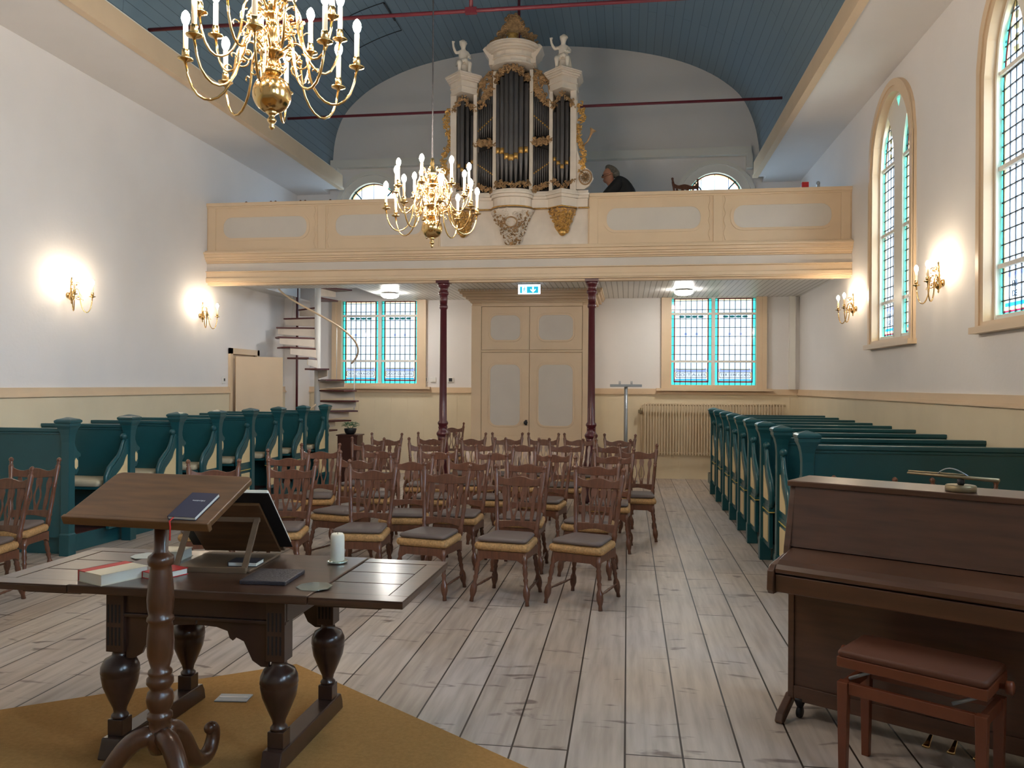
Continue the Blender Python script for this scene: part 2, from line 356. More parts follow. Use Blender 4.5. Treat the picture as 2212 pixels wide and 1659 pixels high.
def wall(mb, lo, hi, z0, z1, a0, a1, plane, ops):
    cur = lo
    for c, hw, sill, top in sorted(ops, key=lambda q: q[0]):
        strips(mb, [cur, c-hw], lambda s: z0, lambda s: z1, a0, a1, plane)
        ss = lin(c-hw, c+hw, 20)
        strips(mb, ss, lambda s: z0, lambda s: sill, a0, a1, plane)
        strips(mb, ss, top, lambda s: z1, a0, a1, plane); cur = c+hw
    strips(mb, [cur, hi], lambda s: z0, lambda s: z1, a0, a1, plane)
HW = .755; SILL = 2.14; SPR = 4.30; APX = 5.06
mb = MB(); wall(mb, YN, YB, 0, 5.32, XR, XR+.3, 'YZ', [(y, HW, SILL, pointed(y, HW, SPR, APX)) for y in LANC])
struct(mb.build('wall_right', M['plaster']))
mb = MB(); wall(mb, YN, YB, 0, 5.32, XL-.3, XL, 'YZ', [(12.60, .43, 0, lambda s: 2.12)]); struct(mb.build('wall_left', M['plaster']))
WIN = [(1.485, .855, 1.60), (-4.576, .855, 1.60)]
ARC = [(1.50, .50, 4.90), (-4.72, .50, 4.90)]
def arch_top(c, r, zc): return lambda s: zc+math.sqrt(max(0, r*r-min(abs(s-c), r)**2))
mb = MB()
wall(mb, XL-.3, XR+.3, 0, 3.36, YB, YB+.3, 'XZ', [(c, hw, 1.60, lambda s: 3.19) for c, hw, z in WIN])
wall(mb, XL-.3, XR+.3, 3.36, 8.3, YB, YB+.3, 'XZ', [(c, r+.02, 3.60, arch_top(c, r+.02, z)) for c, r, z in ARC])
struct(mb.build('wall_back', M['plaster']))
mb = MB(); wall(mb, XL-.3, XR+.3, 0, 8.3, YN-.3, YN, 'XZ', [(x, .75, 1.6, lambda s: 5.2) for x in REAR]); struct(mb.build('wall_front', M['plaster']))
for i, x in enumerate(REAR):
    w = bpy.data.objects.new('window_%d' % (10+i), None); COL.objects.link(w); struct(w)
    mb = MB()
    for a in (x-.75, x-.03, x+.69): mb.bx(a, a+.06, YN-.2, YN-.1, 1.6, 5.2)
    for z in (1.6, 2.8, 4.0, 5.14): mb.bx(x-.75, x+.75, YN-.2, YN-.1, z, z+.06)
    mb.build('frame', M['cream'], w); MB().bx(x-.74, x+.74, YN-.155, YN-.150, 1.62, 5.18).build('pane', M['gclear'], w)
# soffit strips over the side walls, cream fascias
YE = 14.35
VL, VR = -5.50, 2.24
mb = MB(); mb.bx(XL-.3, -5.20, YN, YE, 5.20, 5.30); mb.bx(2.13, XR+.3, YN, YE, 5.20, 5.30)
mb.bx(XL-.3, -5.55, YE, YB, 5.20, 5.30); mb.bx(2.30, XR+.3, YE, YB, 5.20, 5.30)
struct(mb.build('ceiling_soffit', M['plaster']))
for i, (x0, x1) in enumerate(((-5.24,-5.17), (2.10, 2.17))):
    mb = MB(); mb.bx(x0, x1, YN, YE+.02, 5.19, 5.45)
    mb.bx(x0-.02 if i else x0-.001, x1+.001 if i else x1+.02, YN, YE+.03, 5.185, 5.225)
    struct(mb.build('trim_%d' % (i+1), M['cream']))
mb = MB(); mb.bx(-5.52, -5.18, YN, YE, 5.43, 5.47); mb.bx(2.11, 2.26, YN, YE, 5.43, 5.47); struct(mb.build('trim_3', M['pale']))
# barrel vault
arc = [(-5.53,5.30),(-5.52,5.60),(-5.496,5.887),(-5.47,6.188),(-5.371,6.523),(-5.233,6.751),(-5.031,6.953),(-4.74,7.171),(-4.302,7.379),(-3.941,7.504),(-3.582,7.59),(-3.10,7.67),(-2.5,7.74),(-1.9,7.775),(-1.433,7.775),(-.662,7.712),(.096,7.60),(.844,7.410),(1.398,7.162),(1.763,6.901),(1.985,6.667),(2.168,6.248),(2.24,5.873),(2.26,5.6),(2.27,5.30)]
for _ in range(2):                       # corner cutting, smoother curve
    q = [arc[0]]
    for a, b in zip(arc, arc[1:]): q += [(a[0]*.75+b[0]*.25, a[1]*.75+b[1]*.25), (a[0]*.25+b[0]*.75, a[1]*.25+b[1]*.75)]
    arc = q+[arc[-1]]
def vault_z(x):
    for a, b in zip(arc, arc[1:]):
        if a[0] <= x <= b[0] and b[0] > a[0]: return a[1]+(b[1]-a[1])*(x-a[0])/(b[0]-a[0])
    return 7.7
vs = []; fs = []; L_ = [0]
for a, b in zip(arc, arc[1:]): L_.append(L_[-1]+math.hypot(b[0]-a[0], b[1]-a[1]))
for x, z in arc: vs += [(x, YN, z), (x, YB, z)]
for i in range(len(arc)-1): fs.append((2*i, 2*i+1, 2*i+3, 2*i+2))
mb = MB(); mb.add(vs, fs, True); o = mb.build('ceiling', M['vault']); struct(o)
uv = o.data.uv_layers.new(name='UVMap')
for lp in o.data.loops:
    vi = lp.vertex_index; uv.data[lp.index].uv = (YB-YN if vi % 2 else 0, L_[vi//2])
# outer roof shell, keeps daylight out of the vault
struct(MB().bx(XL-.4, XR+.4, YN-.4, YB+.4, 8.3, 8.5).build('roof', M['dark']))
mb = MB(); mb.bx(XL-.4, XL-.3, YN-.4, YB+.4, 5.3, 8.3); mb.bx(XR+.3, XR+.4, YN-.4, YB+.4, 5.3, 8.3); struct(mb.build('roof_side', M['dark']))
# tympanum beam, stubs at the vault feet
mb = MB(); mb.bx(-5.50, 2.10, YB-.14, YB, 5.66, 5.80); mb.bx(-5.50, -5.36, YB-.16, YB, 5.46, 5.66); mb.bx(2.02, 2.12, YB-.16, YB, 5.42, 5.66)
struct(mb.build('trim_4', M['pale']))
# hatch lines on the vault
mb = MB()
hx = [-4.50, -3.76]
for y0 in (12.25, 13.25):
    mb.tube([(x, y0, vault_z(x)-.006) for x in lin(hx[0], hx[1], 6)], .006, 5)
for x in hx: mb.tube([(x, 12.25, vault_z(x)-.006), (x, 13.25, vault_z(x)-.006)], .006, 5)
mb.bx(hx[1]-.01, hx[1]+.015, 12.25, 12.85, vault_z(hx[1])-.03, vault_z(hx[1])-.01)
h = mb.build('ceiling_hatch', M['iron']); tag(h, 'square hatch outline in the blue vault beside the chandelier rod', 'hatch')

# wainscot and chair rail
mb = MB()
mb.bx(XR-.02, XR, YN, YB, 0, 1.50)
struct(mb.build('trim_5', M['cream_lo']))
mb = MB(); mb.bx(XL, XL+.02, YN, 12.09, 0, 1.50); mb.bx(XL, XL+.02, 13.11, YB, 0, 1.50); struct(mb.build('trim_6', M['cream_lo']))
mb = MB()
for a, b in ((XL, -2.53), (-.63, XR)):
    mb.bx(a, b, YB-.02, YB, 0, 1.50)
    x = a
    while x < b:
        mb.bx(x-.004, x+.004, YB-.026, YB-.02, .12, 1.46); x += .31
struct(mb.build('trim_7', M['cream_lo']))
def rail(mb, p0, p1, nrm):
    for d, z0, z1 in ((.035,1.505,1.53),(.022,1.53,1.59),(.050,1.49,1.507)):
        x0, x1 = sorted((p0[0], p1[0]+nrm[0]*d)); y0, y1 = sorted((p0[1], p1[1]+nrm[1]*d)); mb.bx(x0, x1, y0, y1, z0, z1)
mb = MB(); rail(mb, (XL, YN), (XL, 12.09), (1,0)); rail(mb, (XL, 13.11), (XL, YB), (1,0)); struct(mb.build('trim_8', M['cream']))
mb = MB(); rail(mb, (XR, YN), (XR, YB), (-1,0)); struct(mb.build('trim_9', M['cream']))
mb = MB(); rail(mb, (XL, YB), (-2.53, YB), (0,-1)); rail(mb, (-.63, YB), (XR, YB), (0,-1)); struct(mb.build('trim_10', M['cream']))
struct(MB().bx(2.76, 2.86, YB-.08, YB, 1.59, 3.2).build('trim_11', M['pale']))
mb = MB(); mb.bx(XL, XL+.27, 14.2, YB, 0, 3.2); struct(mb.build('wall_pier', M['plaster']))

# ---------------------------------------------------------------- leaded glass
NM = [M['ngrey'], M['nteal'], M['lead'], M['nred'], M['nyel'], M['nblue'], M['ncyan'], M['nwhite'], M['ink']]
GM = [M['gclear'], M['gteal'], M['lead'], M['gred'], M['gyel'], M['gblue'], M['gcyan'], M['pale'], M['ink']]
def leaded(mb, c, hw, z0, top, rows, cols, X, pl, sg=1, border=.05, rects=True):
    # c centre, hw half width; top: function of s (outer); rows: list of z of horizontal leads
    n = 12; ss = lin(c-hw, c+hw, n); e = .004
    def inner_top(s, b):
        k = (hw)/(hw-b); return top(c+(s-c)*k)-b
    out = [(s, top(s)) for s in ss]; b1 = border; b2 = border+.016; b3 = border+.04
    O = [(c-hw, z0)]+out+[(c+hw, z0)]
    def ins(b): h = hw-b; return [(c-h, z0+b)]+[(s, inner_top(s, b)) for s in lin(c-h, c+h, n)]+[(c+h, z0+b)]
    A, B, D = ins(b1), ins(b2), ins(b3)
    mb.band(O, A, X, X+e*sg, pl, 1); mb.band(A, B, X, X+e*sg, pl, 3); mb.band(B, D, X, X+e*sg, pl, 4)
    mb.prism(D, X, X+e*sg, pl, 0)
    t = .0045; d0, d1 = X-.006, X+.010
    def bar(p, q):
        (a, b), (c_, d) = p, q
        if abs(a-c_) < 1e-6: mb.prism([(a-t,b),(a+t,b),(a+t,d),(a-t,d)], d0, d1, pl, 2)
        else: mb.prism([(a,b-t),(c_,d-t),(c_,d+t),(a,b+t)], d0, d1, pl, 2)
    def halfat(z):
        if z <= top(c-hw+1e-4): return hw
        lo_, hi_ = 0, hw
        for _ in range(24):
            mid = (lo_+hi_)/2
            if top(c+mid) > z: lo_ = mid
            else: hi_ = mid
        return lo_
    for z in rows:
        h = halfat(z)
        if h > .03: bar((c-h, z), (c+h, z))
    for i in range(cols+1):
        s = c-(hw-b2)+2*(hw-b2)*i/cols; bar((s, z0), (s, max(z0+.02, inner_top(s, b1))))
    for P in (O, A): mb.band(P, [(c+(s-c)*.985, z0+(z-z0)*.995) for s, z in P], d0, d1, pl, 2)
def lancet(i, y):
    w = bpy.data.objects.new('window_%d' % i, None); COL.objects.link(w); struct(w)
    outer = pointed(y, HW, SPR, APX)
    n = 24
    def outline(hw, dz, zb): return [(y-hw, zb)]+[(s, outer(y+(s-y)*HW/hw)+dz) for s in lin(y-hw, y+hw, n)]+[(y+hw, zb)]
    mb = MB(); O = outline(HW+.02, .02, SILL-.02); I = outline(HW-.10, -.11, SILL+.05)
    mb.band(O, I, XR-.035, XR+.05, 'YZ'); I2 = outline(HW-.045, -.05, SILL+.02); mb.band(O, I2, XR-.05, XR-.03, 'YZ')
    mb.build('architrave', M['cream'], w)
    mb = MB(); J = outline(HW-.13, -.14, SILL+.07); mb.band(O, J, XR+.05, XR+.17, 'YZ')
    X = XR+.12; c1, c2 = y+.385, y-.385; lw = .245
    tf = [pointed(c, lw, 4.14, 4.80) for c in (c2, c1)]
    dia_c, dh, dw = 4.90, .10, .06
    ss = sorted(set(lin(y-HW+.11, y+HW-.11, 44)+[c2-lw, c2+lw, c1-lw, c1+lw]))
    def inlight(s):
        for c, f in ((c2, tf[0]), (c1, tf[1])):
            if abs(s-c) < lw: return f(s)
        return None
    def lo(s): t = inlight(s); return SILL if t is None else t
    ht = lambda s: outer(s)-.005
    def dlo(s): return dia_c-dh*max(0, 1-abs(s-y)/dw)
    def dhi(s): return dia_c+dh*max(0, 1-abs(s-y)/dw)
    strips(mb, ss, lo, lambda s: min(ht(s), max(lo(s), dlo(s))) if abs(s-y) < dw else ht(s), XR+.06, XR+.13, 'YZ')
    s2 = [s for s in ss if abs(s-y) <= dw+.02]
    strips(mb, s2, dhi, ht, XR+.06, XR+.13, 'YZ')
    for c in (c1, c2): mb.bx(XR+.06, XR+.13, c-lw-.02, c+lw+.02, SILL, SILL+.10)
    for z in (2.64, 3.44, 4.22):
        for c in (c1, c2): mb.bx(XR+.07, XR+.13, c-lw, c+lw, z-.018, z+.018)
    mb.build('tracery', M['pale'], w)
    mb = MB()
    rows = [SILL+.1+.115*k for k in range(1, 24)]
    for c, f in ((c1, tf[1]), (c2, tf[0])): leaded(mb, c, lw+.01, SILL+.08, lambda s, f=f: f(s)+.01, rows, 4, X-.02, 'YZ', border=.035)
    mb.prism([(y-dw-.01, dia_c), (y, dia_c-dh-.01), (y+dw+.01, dia_c), (y, dia_c+dh+.01)], X-.02, X-.016, 'YZ', 1)
    for c in (c1, c2):
        for q in range(5):
            zz = 4.30+.09*q; mb.prism([(c-.05+.02*(q % 2), zz), (c+.03, zz+.02), (c+.05-.03*(q % 2), zz+.07), (c-.04, zz+.06)], X-.026, X-.021, 'YZ', 4)
        for z, col in ((SILL+.16, 6), (SILL+.40, 5)): mb.prism([(c-.17, z), (c+.17, z), (c+.17, z+.03), (c-.17, z+.03)], X-.026, X-.021, 'YZ', col)
        mb.prism(rpoly(c-.16, c+.16, SILL+.21, SILL+.38, .02), X-.026, X-.021, 'YZ', 7)
    mb.build('leaded_glass', NM if i <= 2 else GM, w)  # seen lancets get the darkened glass, unseen ones the brighter copy to admit light
    for c in (c1, c2):
        if i <= 2:
            for t, z in (('EN', SILL+.335), ('DE', SILL+.255)): text_obj(t, .07, M['ink'], w, (X-.028, c, z), (R(90), 0, R(-90)))
    mb = MB(); mb.bx(XR-.09, XR+.10, y-HW-.05, y+HW+.05, SILL-.045, SILL+.01); mb.build('sill', M['cream'], w)
for i, y in enumerate(LANC): lancet(i+1, y)

def rect_window(i, c, words):
    w = bpy.data.objects.new('window_%d' % i, None); COL.objects.link(w); struct(w)
    x0, x1 = c-.855, c+.855; zt = 3.19; zb = 1.60
    mb = MB()
    mb.bx(x0-.03, x0+.13, YB-.06, YB+.10, zb-.02, 3.20); mb.bx(x1-.13, x1+.03, YB-.06, YB+.10, zb-.02, 3.20)
    mb.bx(x0-.045, x0+.03, YB-.08, YB-.05, zb-.02, 3.20); mb.bx(x1-.03, x1+.045, YB-.08, YB-.05, zb-.02, 3.20)
    mb.bx(x0, x1, YB-.03, YB+.10, zb-.02, zb+.06); mb.build('frame', M['cream'], w)
    mb = MB(); mb.bx(x0-.13, x1+.13, YB-.13, YB+.02, zb-.045, zb-.0); mb.build('sill', M['cream'], w)
    mb = MB(); mb.bx(c-.03, c+.03, YB, YB+.09, zb, zt)
    for z in (2.075, 2.915): mb.bx(x0+.1, x1-.1, YB+.01, YB+.09, z-.018, z+.018)
    mb.build('mullion', M['pale'], w)
    mb = MB(); gx = YB+.05
    for k, s in enumerate((-1, 1)):
        cc = c+s*.378; hw = .352
        leaded(mb, cc, hw, zb+.055, lambda q: zt+.05, [1.95-.0+.0*z for z in range(0)]+[2.2+.158*z for z in range(0, 7)], 6, gx, 'XZ')
        f = gx-.012
        for z in (2.71,):
            for q in (-1, 1): mb.prism([(cc+q*.095+.022*math.cos(t*PI/4), z-.15+.024*math.sin(t*PI/4)) for t in range(8)], f-.004, f, 'XZ', 5)
        for q in range(4): mb.prism([(cc-.165+.11*q+.05*math.cos(t*PI/4), 2.865+.02*math.sin(t*PI/4)) for t in range(8)], f-.004, f, 'XZ', 1)
        # inscription band
        a, b = cc-hw+.07, cc+hw-.07
        mb.prism([(a-.01, 1.715), (b+.01, 1.715), (b+.01, 1.73), (a-.01, 1.73)], f-.004, f, 'XZ', 3)
        mb.prism([(a+.02, 1.732), (b-.02, 1.732), (b, 1.762), (a, 1.762)], f-.004, f, 'XZ', 6)
        mb.prism([(a, 1.765), (b, 1.765), (b, 1.785), (a, 1.785)], f-.004, f, 'XZ', 7)
        mb.prism(rpoly(a+.015, b-.015, 1.79, 1.885, .02), f-.004, f, 'XZ', 7)
        mb.band(rpoly(a+.010, b-.010, 1.785, 1.89, .02), rpoly(a+.018, b-.018, 1.793, 1.882, .018), f-.006, f+.001, 'XZ', 2)
        mb.prism([(a, 1.895), (b, 1.895), (b-.03, 1.925), (a+.03, 1.925)], f-.004, f, 'XZ', 5)
        mb.prism([(a+.03, 1.928), (b-.03, 1.928), (b-.03, 1.945), (a+.03, 1.945)], f-.004, f, 'XZ', 4)
        for q, e_ in ((a, 1), (b, -1)):
            mb.prism([(q-.012*e_, 1.95), (q+.05*e_, 1.95), (q+.02*e_, 1.92), (q+.01*e_, 1.885), (q-.012*e_, 1.885)][::e_], f-.006, f-.001, 'XZ', 5)
            mb.prism([(q-.012*e_, 1.73), (q+.03*e_, 1.73), (q, 1.765), (q-.012*e_, 1.765)][::e_], f-.006, f-.001, 'XZ', 5)
    mb.build('leaded_glass', NM, w)
    for s, t in zip((-1, 1), words): text_obj(t, .066, M['ink'], w, (c+s*.378, gx-.020, 1.837), (R(90), 0, 0), width=.50)
rect_window(6, 1.485, ('DOET ALLES', 'TER EERE GODS'))
rect_window(7, -4.576, ('DIENT ELKANDER', 'DOOR DE LIEFDE'))
def arch_window(i, c, r, zc):
    w = bpy.data.objects.new('window_%d' % i, None); COL.objects.link(w); struct(w)
    A = lambda rr: [(c+rr*math.cos(R(180-9*k)), zc+rr*math.sin(R(180-9*k))) for k in range(21)]
    O = [(c-r-.20, 3.62)]+A(r+.20)+[(c+r+.20, 3.62)]; I = [(c-r+.01, 3.62)]+A(r-.01)+[(c+r-.01, 3.62)]; J = [(c-r-.13, 3.62)]+A(r+.13)+[(c+r+.13, 3.62)]
    mb = MB(); mb.band(O, J, YB-.07, YB, 'XZ', closed=False); mb.band(J, I, YB-.03, YB+.12, 'XZ', closed=False); mb.bx(c-r-.25, c+r+.25, YB-.1, YB+.1, 3.56, 3.63)
    mb.build('frame', M['pale'], w)
    mb = MB(); leaded(mb, c, r, 3.62, arch_top(c, r, zc), [3.62+.25*k for k in range(1, 5)], 4, YB+.06, 'XZ', border=.012)
    mb.build('leaded_glass', GM, w)
    mb = MB(); g = YB+.04
    mb.bx(c-r, c+r, g, g+.04, zc-.03, zc+.02)
    for s in (-1, 1): mb.tube([(c+s*(r*math.cos(R(t))*.55-.03-.06), g, zc+r*math.sin(R(t))*.85) for t in (0, 25, 50, 70, 90)][::-1] if 0 else [(c+s*.16, g, zc), (c+s*.19, g, zc+.12), (c+s*.26, g, zc+.24), (c+s*.36, g, zc+.34)], .014, 6)
    mb.build('glazing_bar', M['gteal'] if 0 else M['teal'], w)
arch_window(8, 1.50, .50, 4.90); arch_window(9, -4.72, .50, 4.90)

# ---------------------------------------------------------------- portal door under the gallery
d = bpy.data.objects.new('door_1', None); COL.objects.link(d); struct(d)
dx0, dx1, dc = -2.56, -.60, -1.595
mb = MB(); yf = 13.30
mb.bx(dx0, dx1, yf+.05, YB-.03, 0, 3.0)
for x, w_ in ((dx0, .165), (dx1-.13, .13)): mb.bx(x, x+w_, yf, yf+.06, 0, 2.95)
mb.bx(dx0+.16, dx1-.125, yf+.002, yf+.06, 2.93, 2.995); mb.bx(dx0+.1, dx1-.1, yf+.01, yf+.06, 2.18, 2.215)
for k, (dd, z0, z1) in enumerate(((.02,2.995,3.02),(.04,3.02,3.045),(.08,3.045,3.085),(.13,3.085,3.13),(.17,3.13,3.165),(.19,3.165,3.199))): mb.bx(dx0-dd, dx1+dd, yf-dd, YB-.03, z0, z1)
mb.build('portal_frame', M['cream'], d, .006)
mb = MB()
x = dx0-.16
while x < dx1+.16: mb.bx(x, x+.022, yf-.205, yf-.18, 3.17, 3.197); x += .05
mb.build('dentil_course', M['offwhite'], d)
for s in (0, 1):
    a = dx0+.17 if s == 0 else dc+.004; b = dc-.004 if s == 0 else dx1-.135
    for z0, z1 in ((.02, 2.175), (2.22, 2.925)):
        p = MB(); p.bx(a, b, yf+.012, yf+.05, z0, z1)
        ia, ib, iz0, iz1 = a+.15, b-.15, (z0+.85 if z0 < 1 else z0+.16), (z1-.20 if z0 < 1 else z1-.14)
        if z0 < 1: iz0 = .98
        p.band(rpoly(ia-.03, ib+.03, iz0-.03, iz1+.03, .13), rpoly(ia, ib, iz0, iz1, .11), yf+.000, yf+.012, 'XZ')
        if z0 < 1: p.bx(a+.14, b-.14, yf+.004, yf+.012, .18, .80)
        leaf = p.build('door_leaf' if z0 < 1 else 'overdoor_panel', M['cream'], d, .003)
        q = MB(); q.prism(rpoly(ia, ib, iz0, iz1, .11), yf+.004, yf+.012, 'XZ'); q.build('inset_panel', M['grey_panel'], leaf)
mb = MB(); mb.lathe([(.012,0),(.012,-.03),(.03,-.045),(.034,-.06),(.02,-.08),(0,-.085)], (dc-.05, yf+.01, 1.03), 12, 'Y'); mb.bx(dc-.068, dc-.032, yf+.002, yf+.012, .985, 1.07); mb.build('door_knob', M['iron'], d)

# side door in the left wall, leaf standing open
d = bpy.data.objects.new('door_2', None); COL.objects.link(d); struct(d)
mb = MB(); mb.bx(XL-.1, XL+.04, 12.09, 12.17, 0, 2.17) if 0 else None
mb.bx(XL-.3, XL+.04, 12.09, 12.17, 0, 2.20); mb.bx(XL-.3, XL+.04, 13.03, 13.11, 0, 2.20); mb.bx(XL-.3, XL+.04, 12.09, 13.11, 2.11, 2.20)
mb.bx(XL-.06, XL-.03, 12.17, 13.03, 0, 2.11); mb.build('door_frame', M['cream'], d)
lf = MB(); lf.bx(0, .755, -.02, .02, .02, 2.07); lf.build('door_leaf', M['cream'], d, .004, (-6.13, 12.19, 0), (0,0,R(42)))

# ---------------------------------------------------------------- gallery
YF = 11.42
mb = MB(); mb.bx(XL, XR, YF+.06, 12.75, 3.20, 3.50); mb.bx(-4.35, XR, 12.75, YB, 3.20, 3.50); mb.bx(XL, -5.9, 12.75, 14.2, 3.2, 3.5)
struct(mb.build('ceiling_gallery', M['soffit']))
g = bpy.data.objects.new('gallery_front', None); COL.objects.link(g); g['kind'] = 'structure'
mb = MB(); prof = [(.02,3.10,3.20),(-.03,3.13,3.15),(-.04,3.15,3.20),(-.02,3.20,3.285),(-.045,3.285,3.30),(-.0,3.30,3.42),(-.02,3.42,3.44),(-.045,3.44,3.47),(-.07,3.47,3.50),(-.09,3.50,3.545),(-.115,3.545,3.575),(-.07,3.575,3.60)]
for dd, z0, z1 in prof: mb.bx(XL, XR, YF+dd, YF+.14, z0, z1)
mb.build('cornice', M['cream'], g, .005)
mb = MB(); mb.bx(XL, XR, YF-.004, YF+.01, 3.305, 3.415); mb.build('frieze', M['grey_panel'], g)
for a, b in ((XL, -2.66), (-.56, XR)):
    mb = MB(); mb.bx(a, b, YF, YF+.08, 3.60, 4.26); mb.bx(a, b, YF-.03, YF+.12, 4.26, 4.31); mb.bx(a, b, YF-.015, YF+.09, 4.235, 4.26)
    wdt = b-a; mid = (a+b)/2
    for x in (a+.02, mid-.05, b-.14): mb.bx(x, x+.12, YF-.015, YF+.01, 3.60, 4.235)
    for x in (mid-.10, mid+.10): mb.tube([(x+.012*math.cos(t*1.3), YF-.004, 3.63+.6*t/16) for t in range(17)], .006, 5)
    mb.build('parapet', M['cream'], g, .004)
    for k in (0, 1):
        pa = a+.26 if k == 0 else mid+.22; pb = mid-.22 if k == 0 else b-.26
        q = MB(); q.band(rpoly(pa-.04, pb+.04, 3.755, 4.13, .16), rpoly(pa, pb, 3.79, 4.095, .13), YF-.010, YF+.004, 'XZ'); q.build('panel_moulding', M['cream'], g)
        q = MB(); q.prism(rpoly(pa, pb, 3.79, 4.095, .13), YF-.003, YF+.004, 'XZ'); q.build('inset_panel', M['grey_panel'], g)
mb = MB(); mb.bx(-2.66, -.56, YF+.02, YF+.1, 3.60, 4.12); mb.build('organ_panel', M['offwhite'], g)
# iron columns
def column(x, y, label):
    t = thing('iron_column', label, 'column', (x, y, 0), 0, 'maroon columns carrying the gallery')
    mb = MB(); mb.lathe([(.13,0),(.13,.04),(.10,.06),(.10,.50),(.112,.53),(.095,.58),(.075,.75),(.070,.86),(.078,.92)], seg=20); mb.build('pedestal', M['maroon'], t)
    mb = MB(); mb.lathe([(.078,.90),(.092,.93),(.092,.95),(.07,.98),(.062,1.0),(.062,1.06),(.075,1.08),(.075,1.10),(.055,1.13),(.052,1.5),(.046,2.72),(.06,2.74),(.06,2.77),(.050,2.79)], seg=20)
    for a in range(4): mb.ball((.062*math.cos(a*PI/2+.8), .062*math.sin(a*PI/2+.8), 1.03), .016, 8, 5)
    mb.build('shaft', M['maroon'], t)
    mb = MB(); mb.lathe([(.050,2.78),(.056,2.86),(.056,2.92),(.072,2.94),(.072,2.97),(.056,2.985),(.062,3.03),(.085,3.06),(.088,3.105)], seg=20); mb.bx(-.095,.095,-.095,.095,3.095,3.13); mb.build('capital', M['maroon'], t)
column(-.504, 11.52, 'tall thin maroon iron column right of the cream portal'); column(-2.626, 11.52, 'tall thin maroon iron column left of the cream portal')
# tie rods
def tierod(y, z, label):
    t = thing('tie_rod', label, 'tie rod', (0, y, 0), 0)
    mb = MB(); mb.tube([(-5.20, 0, z), (2.14, 0, z)], .021, 8); mb.build('bar', M['rod'], t)
    mb = MB(); mb.tube([(-1.62, 0, z), (-1.62, 0, vault_z(-1.62)-.01)], .021, 8); mb.cb((-1.62, 0, z), (.12, .05, .06)); mb.build('hanger', M['rod'], t)
tierod(8.30, 5.50, 'dark red tie rod crossing high above the nearer chandelier')
tierod(11.99, 5.72, 'dark red tie rod passing behind the organ towers')
# round lamps under the gallery, exit sign
def dome(x, y, label):
    t = thing('ceiling_lamp', label, 'ceiling lamp', (x, y, 3.20), 0, 'round lamps under the gallery')
    MB().lathe([(.10,0),(.11,-.015),(.15,-.02),(.15,-.03)], seg=24).build('base_ring', M['white'], t)
    MB().lathe([(.15,-.03),(.145,-.06),(.11,-.085),(.05,-.095),(0,-.097)], seg=24).build('glass_dome', M['lampglass'], t)
dome(-4.01, 13.5, 'lit round dome lamp under the gallery near the spiral stair'); dome(.886, 13.47, 'lit round dome lamp under the gallery right of the portal')
t = thing('exit_sign', 'lit exit sign with running man and down arrow above portal', 'exit sign', (-1.50, 12.45, 3.20))
mb = MB(); mb.bx(-.17,.17,-.012,.012,-.165,-.018); mb.build('light_box', M['exitw'], t)
mb = MB(); mb.bx(-.14,.14,-.016,-.010,-.150,-.052); mb.build('green_face', M['exitg'], t)
mb = MB(); y0, y1 = -.019, -.013
mb.bx(-.108, -.035, y0, y1, -.147, -.056)
mb.build('door_pictogram', M['exitw'], t)
mb = MB(); mb.ball((-.068, -.022, -.066), .008, 8, 6); mb.tube([(-.07,-.022,-.076),(-.075,-.022,-.106)], .007, 6)
for p in ([(-.075,-.022,-.106),(-.06,-.022,-.122),(-.066,-.022,-.142)], [(-.075,-.022,-.106),(-.088,-.022,-.122),(-.102,-.022,-.124)], [(-.070,-.022,-.080),(-.056,-.022,-.094),(-.045,-.022,-.086)], [(-.070,-.022,-.080),(-.088,-.022,-.086),(-.093,-.022,-.10)]): mb.tube(p, .0045, 6)
mb.build('running_man', M['exitg'], t)
mb = MB(); mb.prism([(.06,-.145),(.10,-.105),(.10,-.085),(.072,-.11),(.072,-.058),(.048,-.058),(.048,-.11),(.02,-.085),(.02,-.105)], y0, y1, 'XZ'); mb.build('down_arrow', M['exitw'], t)
mb = MB(); mb.bx(-.17,.17,-.02,.02,-.02,0.0); mb.build('mounting_bar', M['white'], t)

# ================================================================ BRASS LIGHTS
def curl(c, r0, r1, a0, a1, n, ux, uz=(0,0,1)):
    ux = Vector(ux); uz = Vector(uz); c = Vector(c)
    return [c+(ux*math.cos(R(a0+(a1-a0)*i/n))+uz*math.sin(R(a0+(a1-a0)*i/n)))*(r0+(r1-r0)*i/n) for i in range(n+1)]
def bez(p, n=14):
    p = [Vector(q) for q in p]; out = []
    k = (len(p)-1)//3
    for j in range(k):
        a, b, c, d = p[3*j:3*j+4]
        for i in range(n+(j == k-1)):
            t = i/n; out.append(a*(1-t)**3+b*3*t*(1-t)**2+c*3*t*t*(1-t)+d*t**3)
    return out
def arm_mesh(Rr, z_root, z_pan, r_root=.035, scr=True):
    mb = MB(); zl = z_pan-.175
    mb.tube(bez([(r_root,0,z_root),(r_root+.06,0,z_root+.09),(Rr*.40,0,z_root+.06),(Rr*.42,0,z_root-.04),(Rr*.46,0,zl-.03),(Rr*.94,0,zl-.09),(Rr,0,z_pan-.005)], 10), .0062, 7)
    if scr:
        mb.tube(curl((Rr*.33,0,z_root-.035), .042, .010, 80, -330, 14, (1,0,0)), .0045, 5)
        mb.tube(curl((Rr*.26,0,z_root+.105), .034, .008, -60, 300, 14, (1,0,0)), .0042, 5)
        mb.tube(curl((Rr*.52,0,z_root-.07), .018, .006, 180, -60, 8, (1,0,0)), .0035, 5)
        mb.ball((Rr*.33,0,z_root-.035), .011, 6, 5); mb.ball((Rr*.26,0,z_root+.105), .010, 6, 5)
    return mb.mesh('arm', M['brass'])
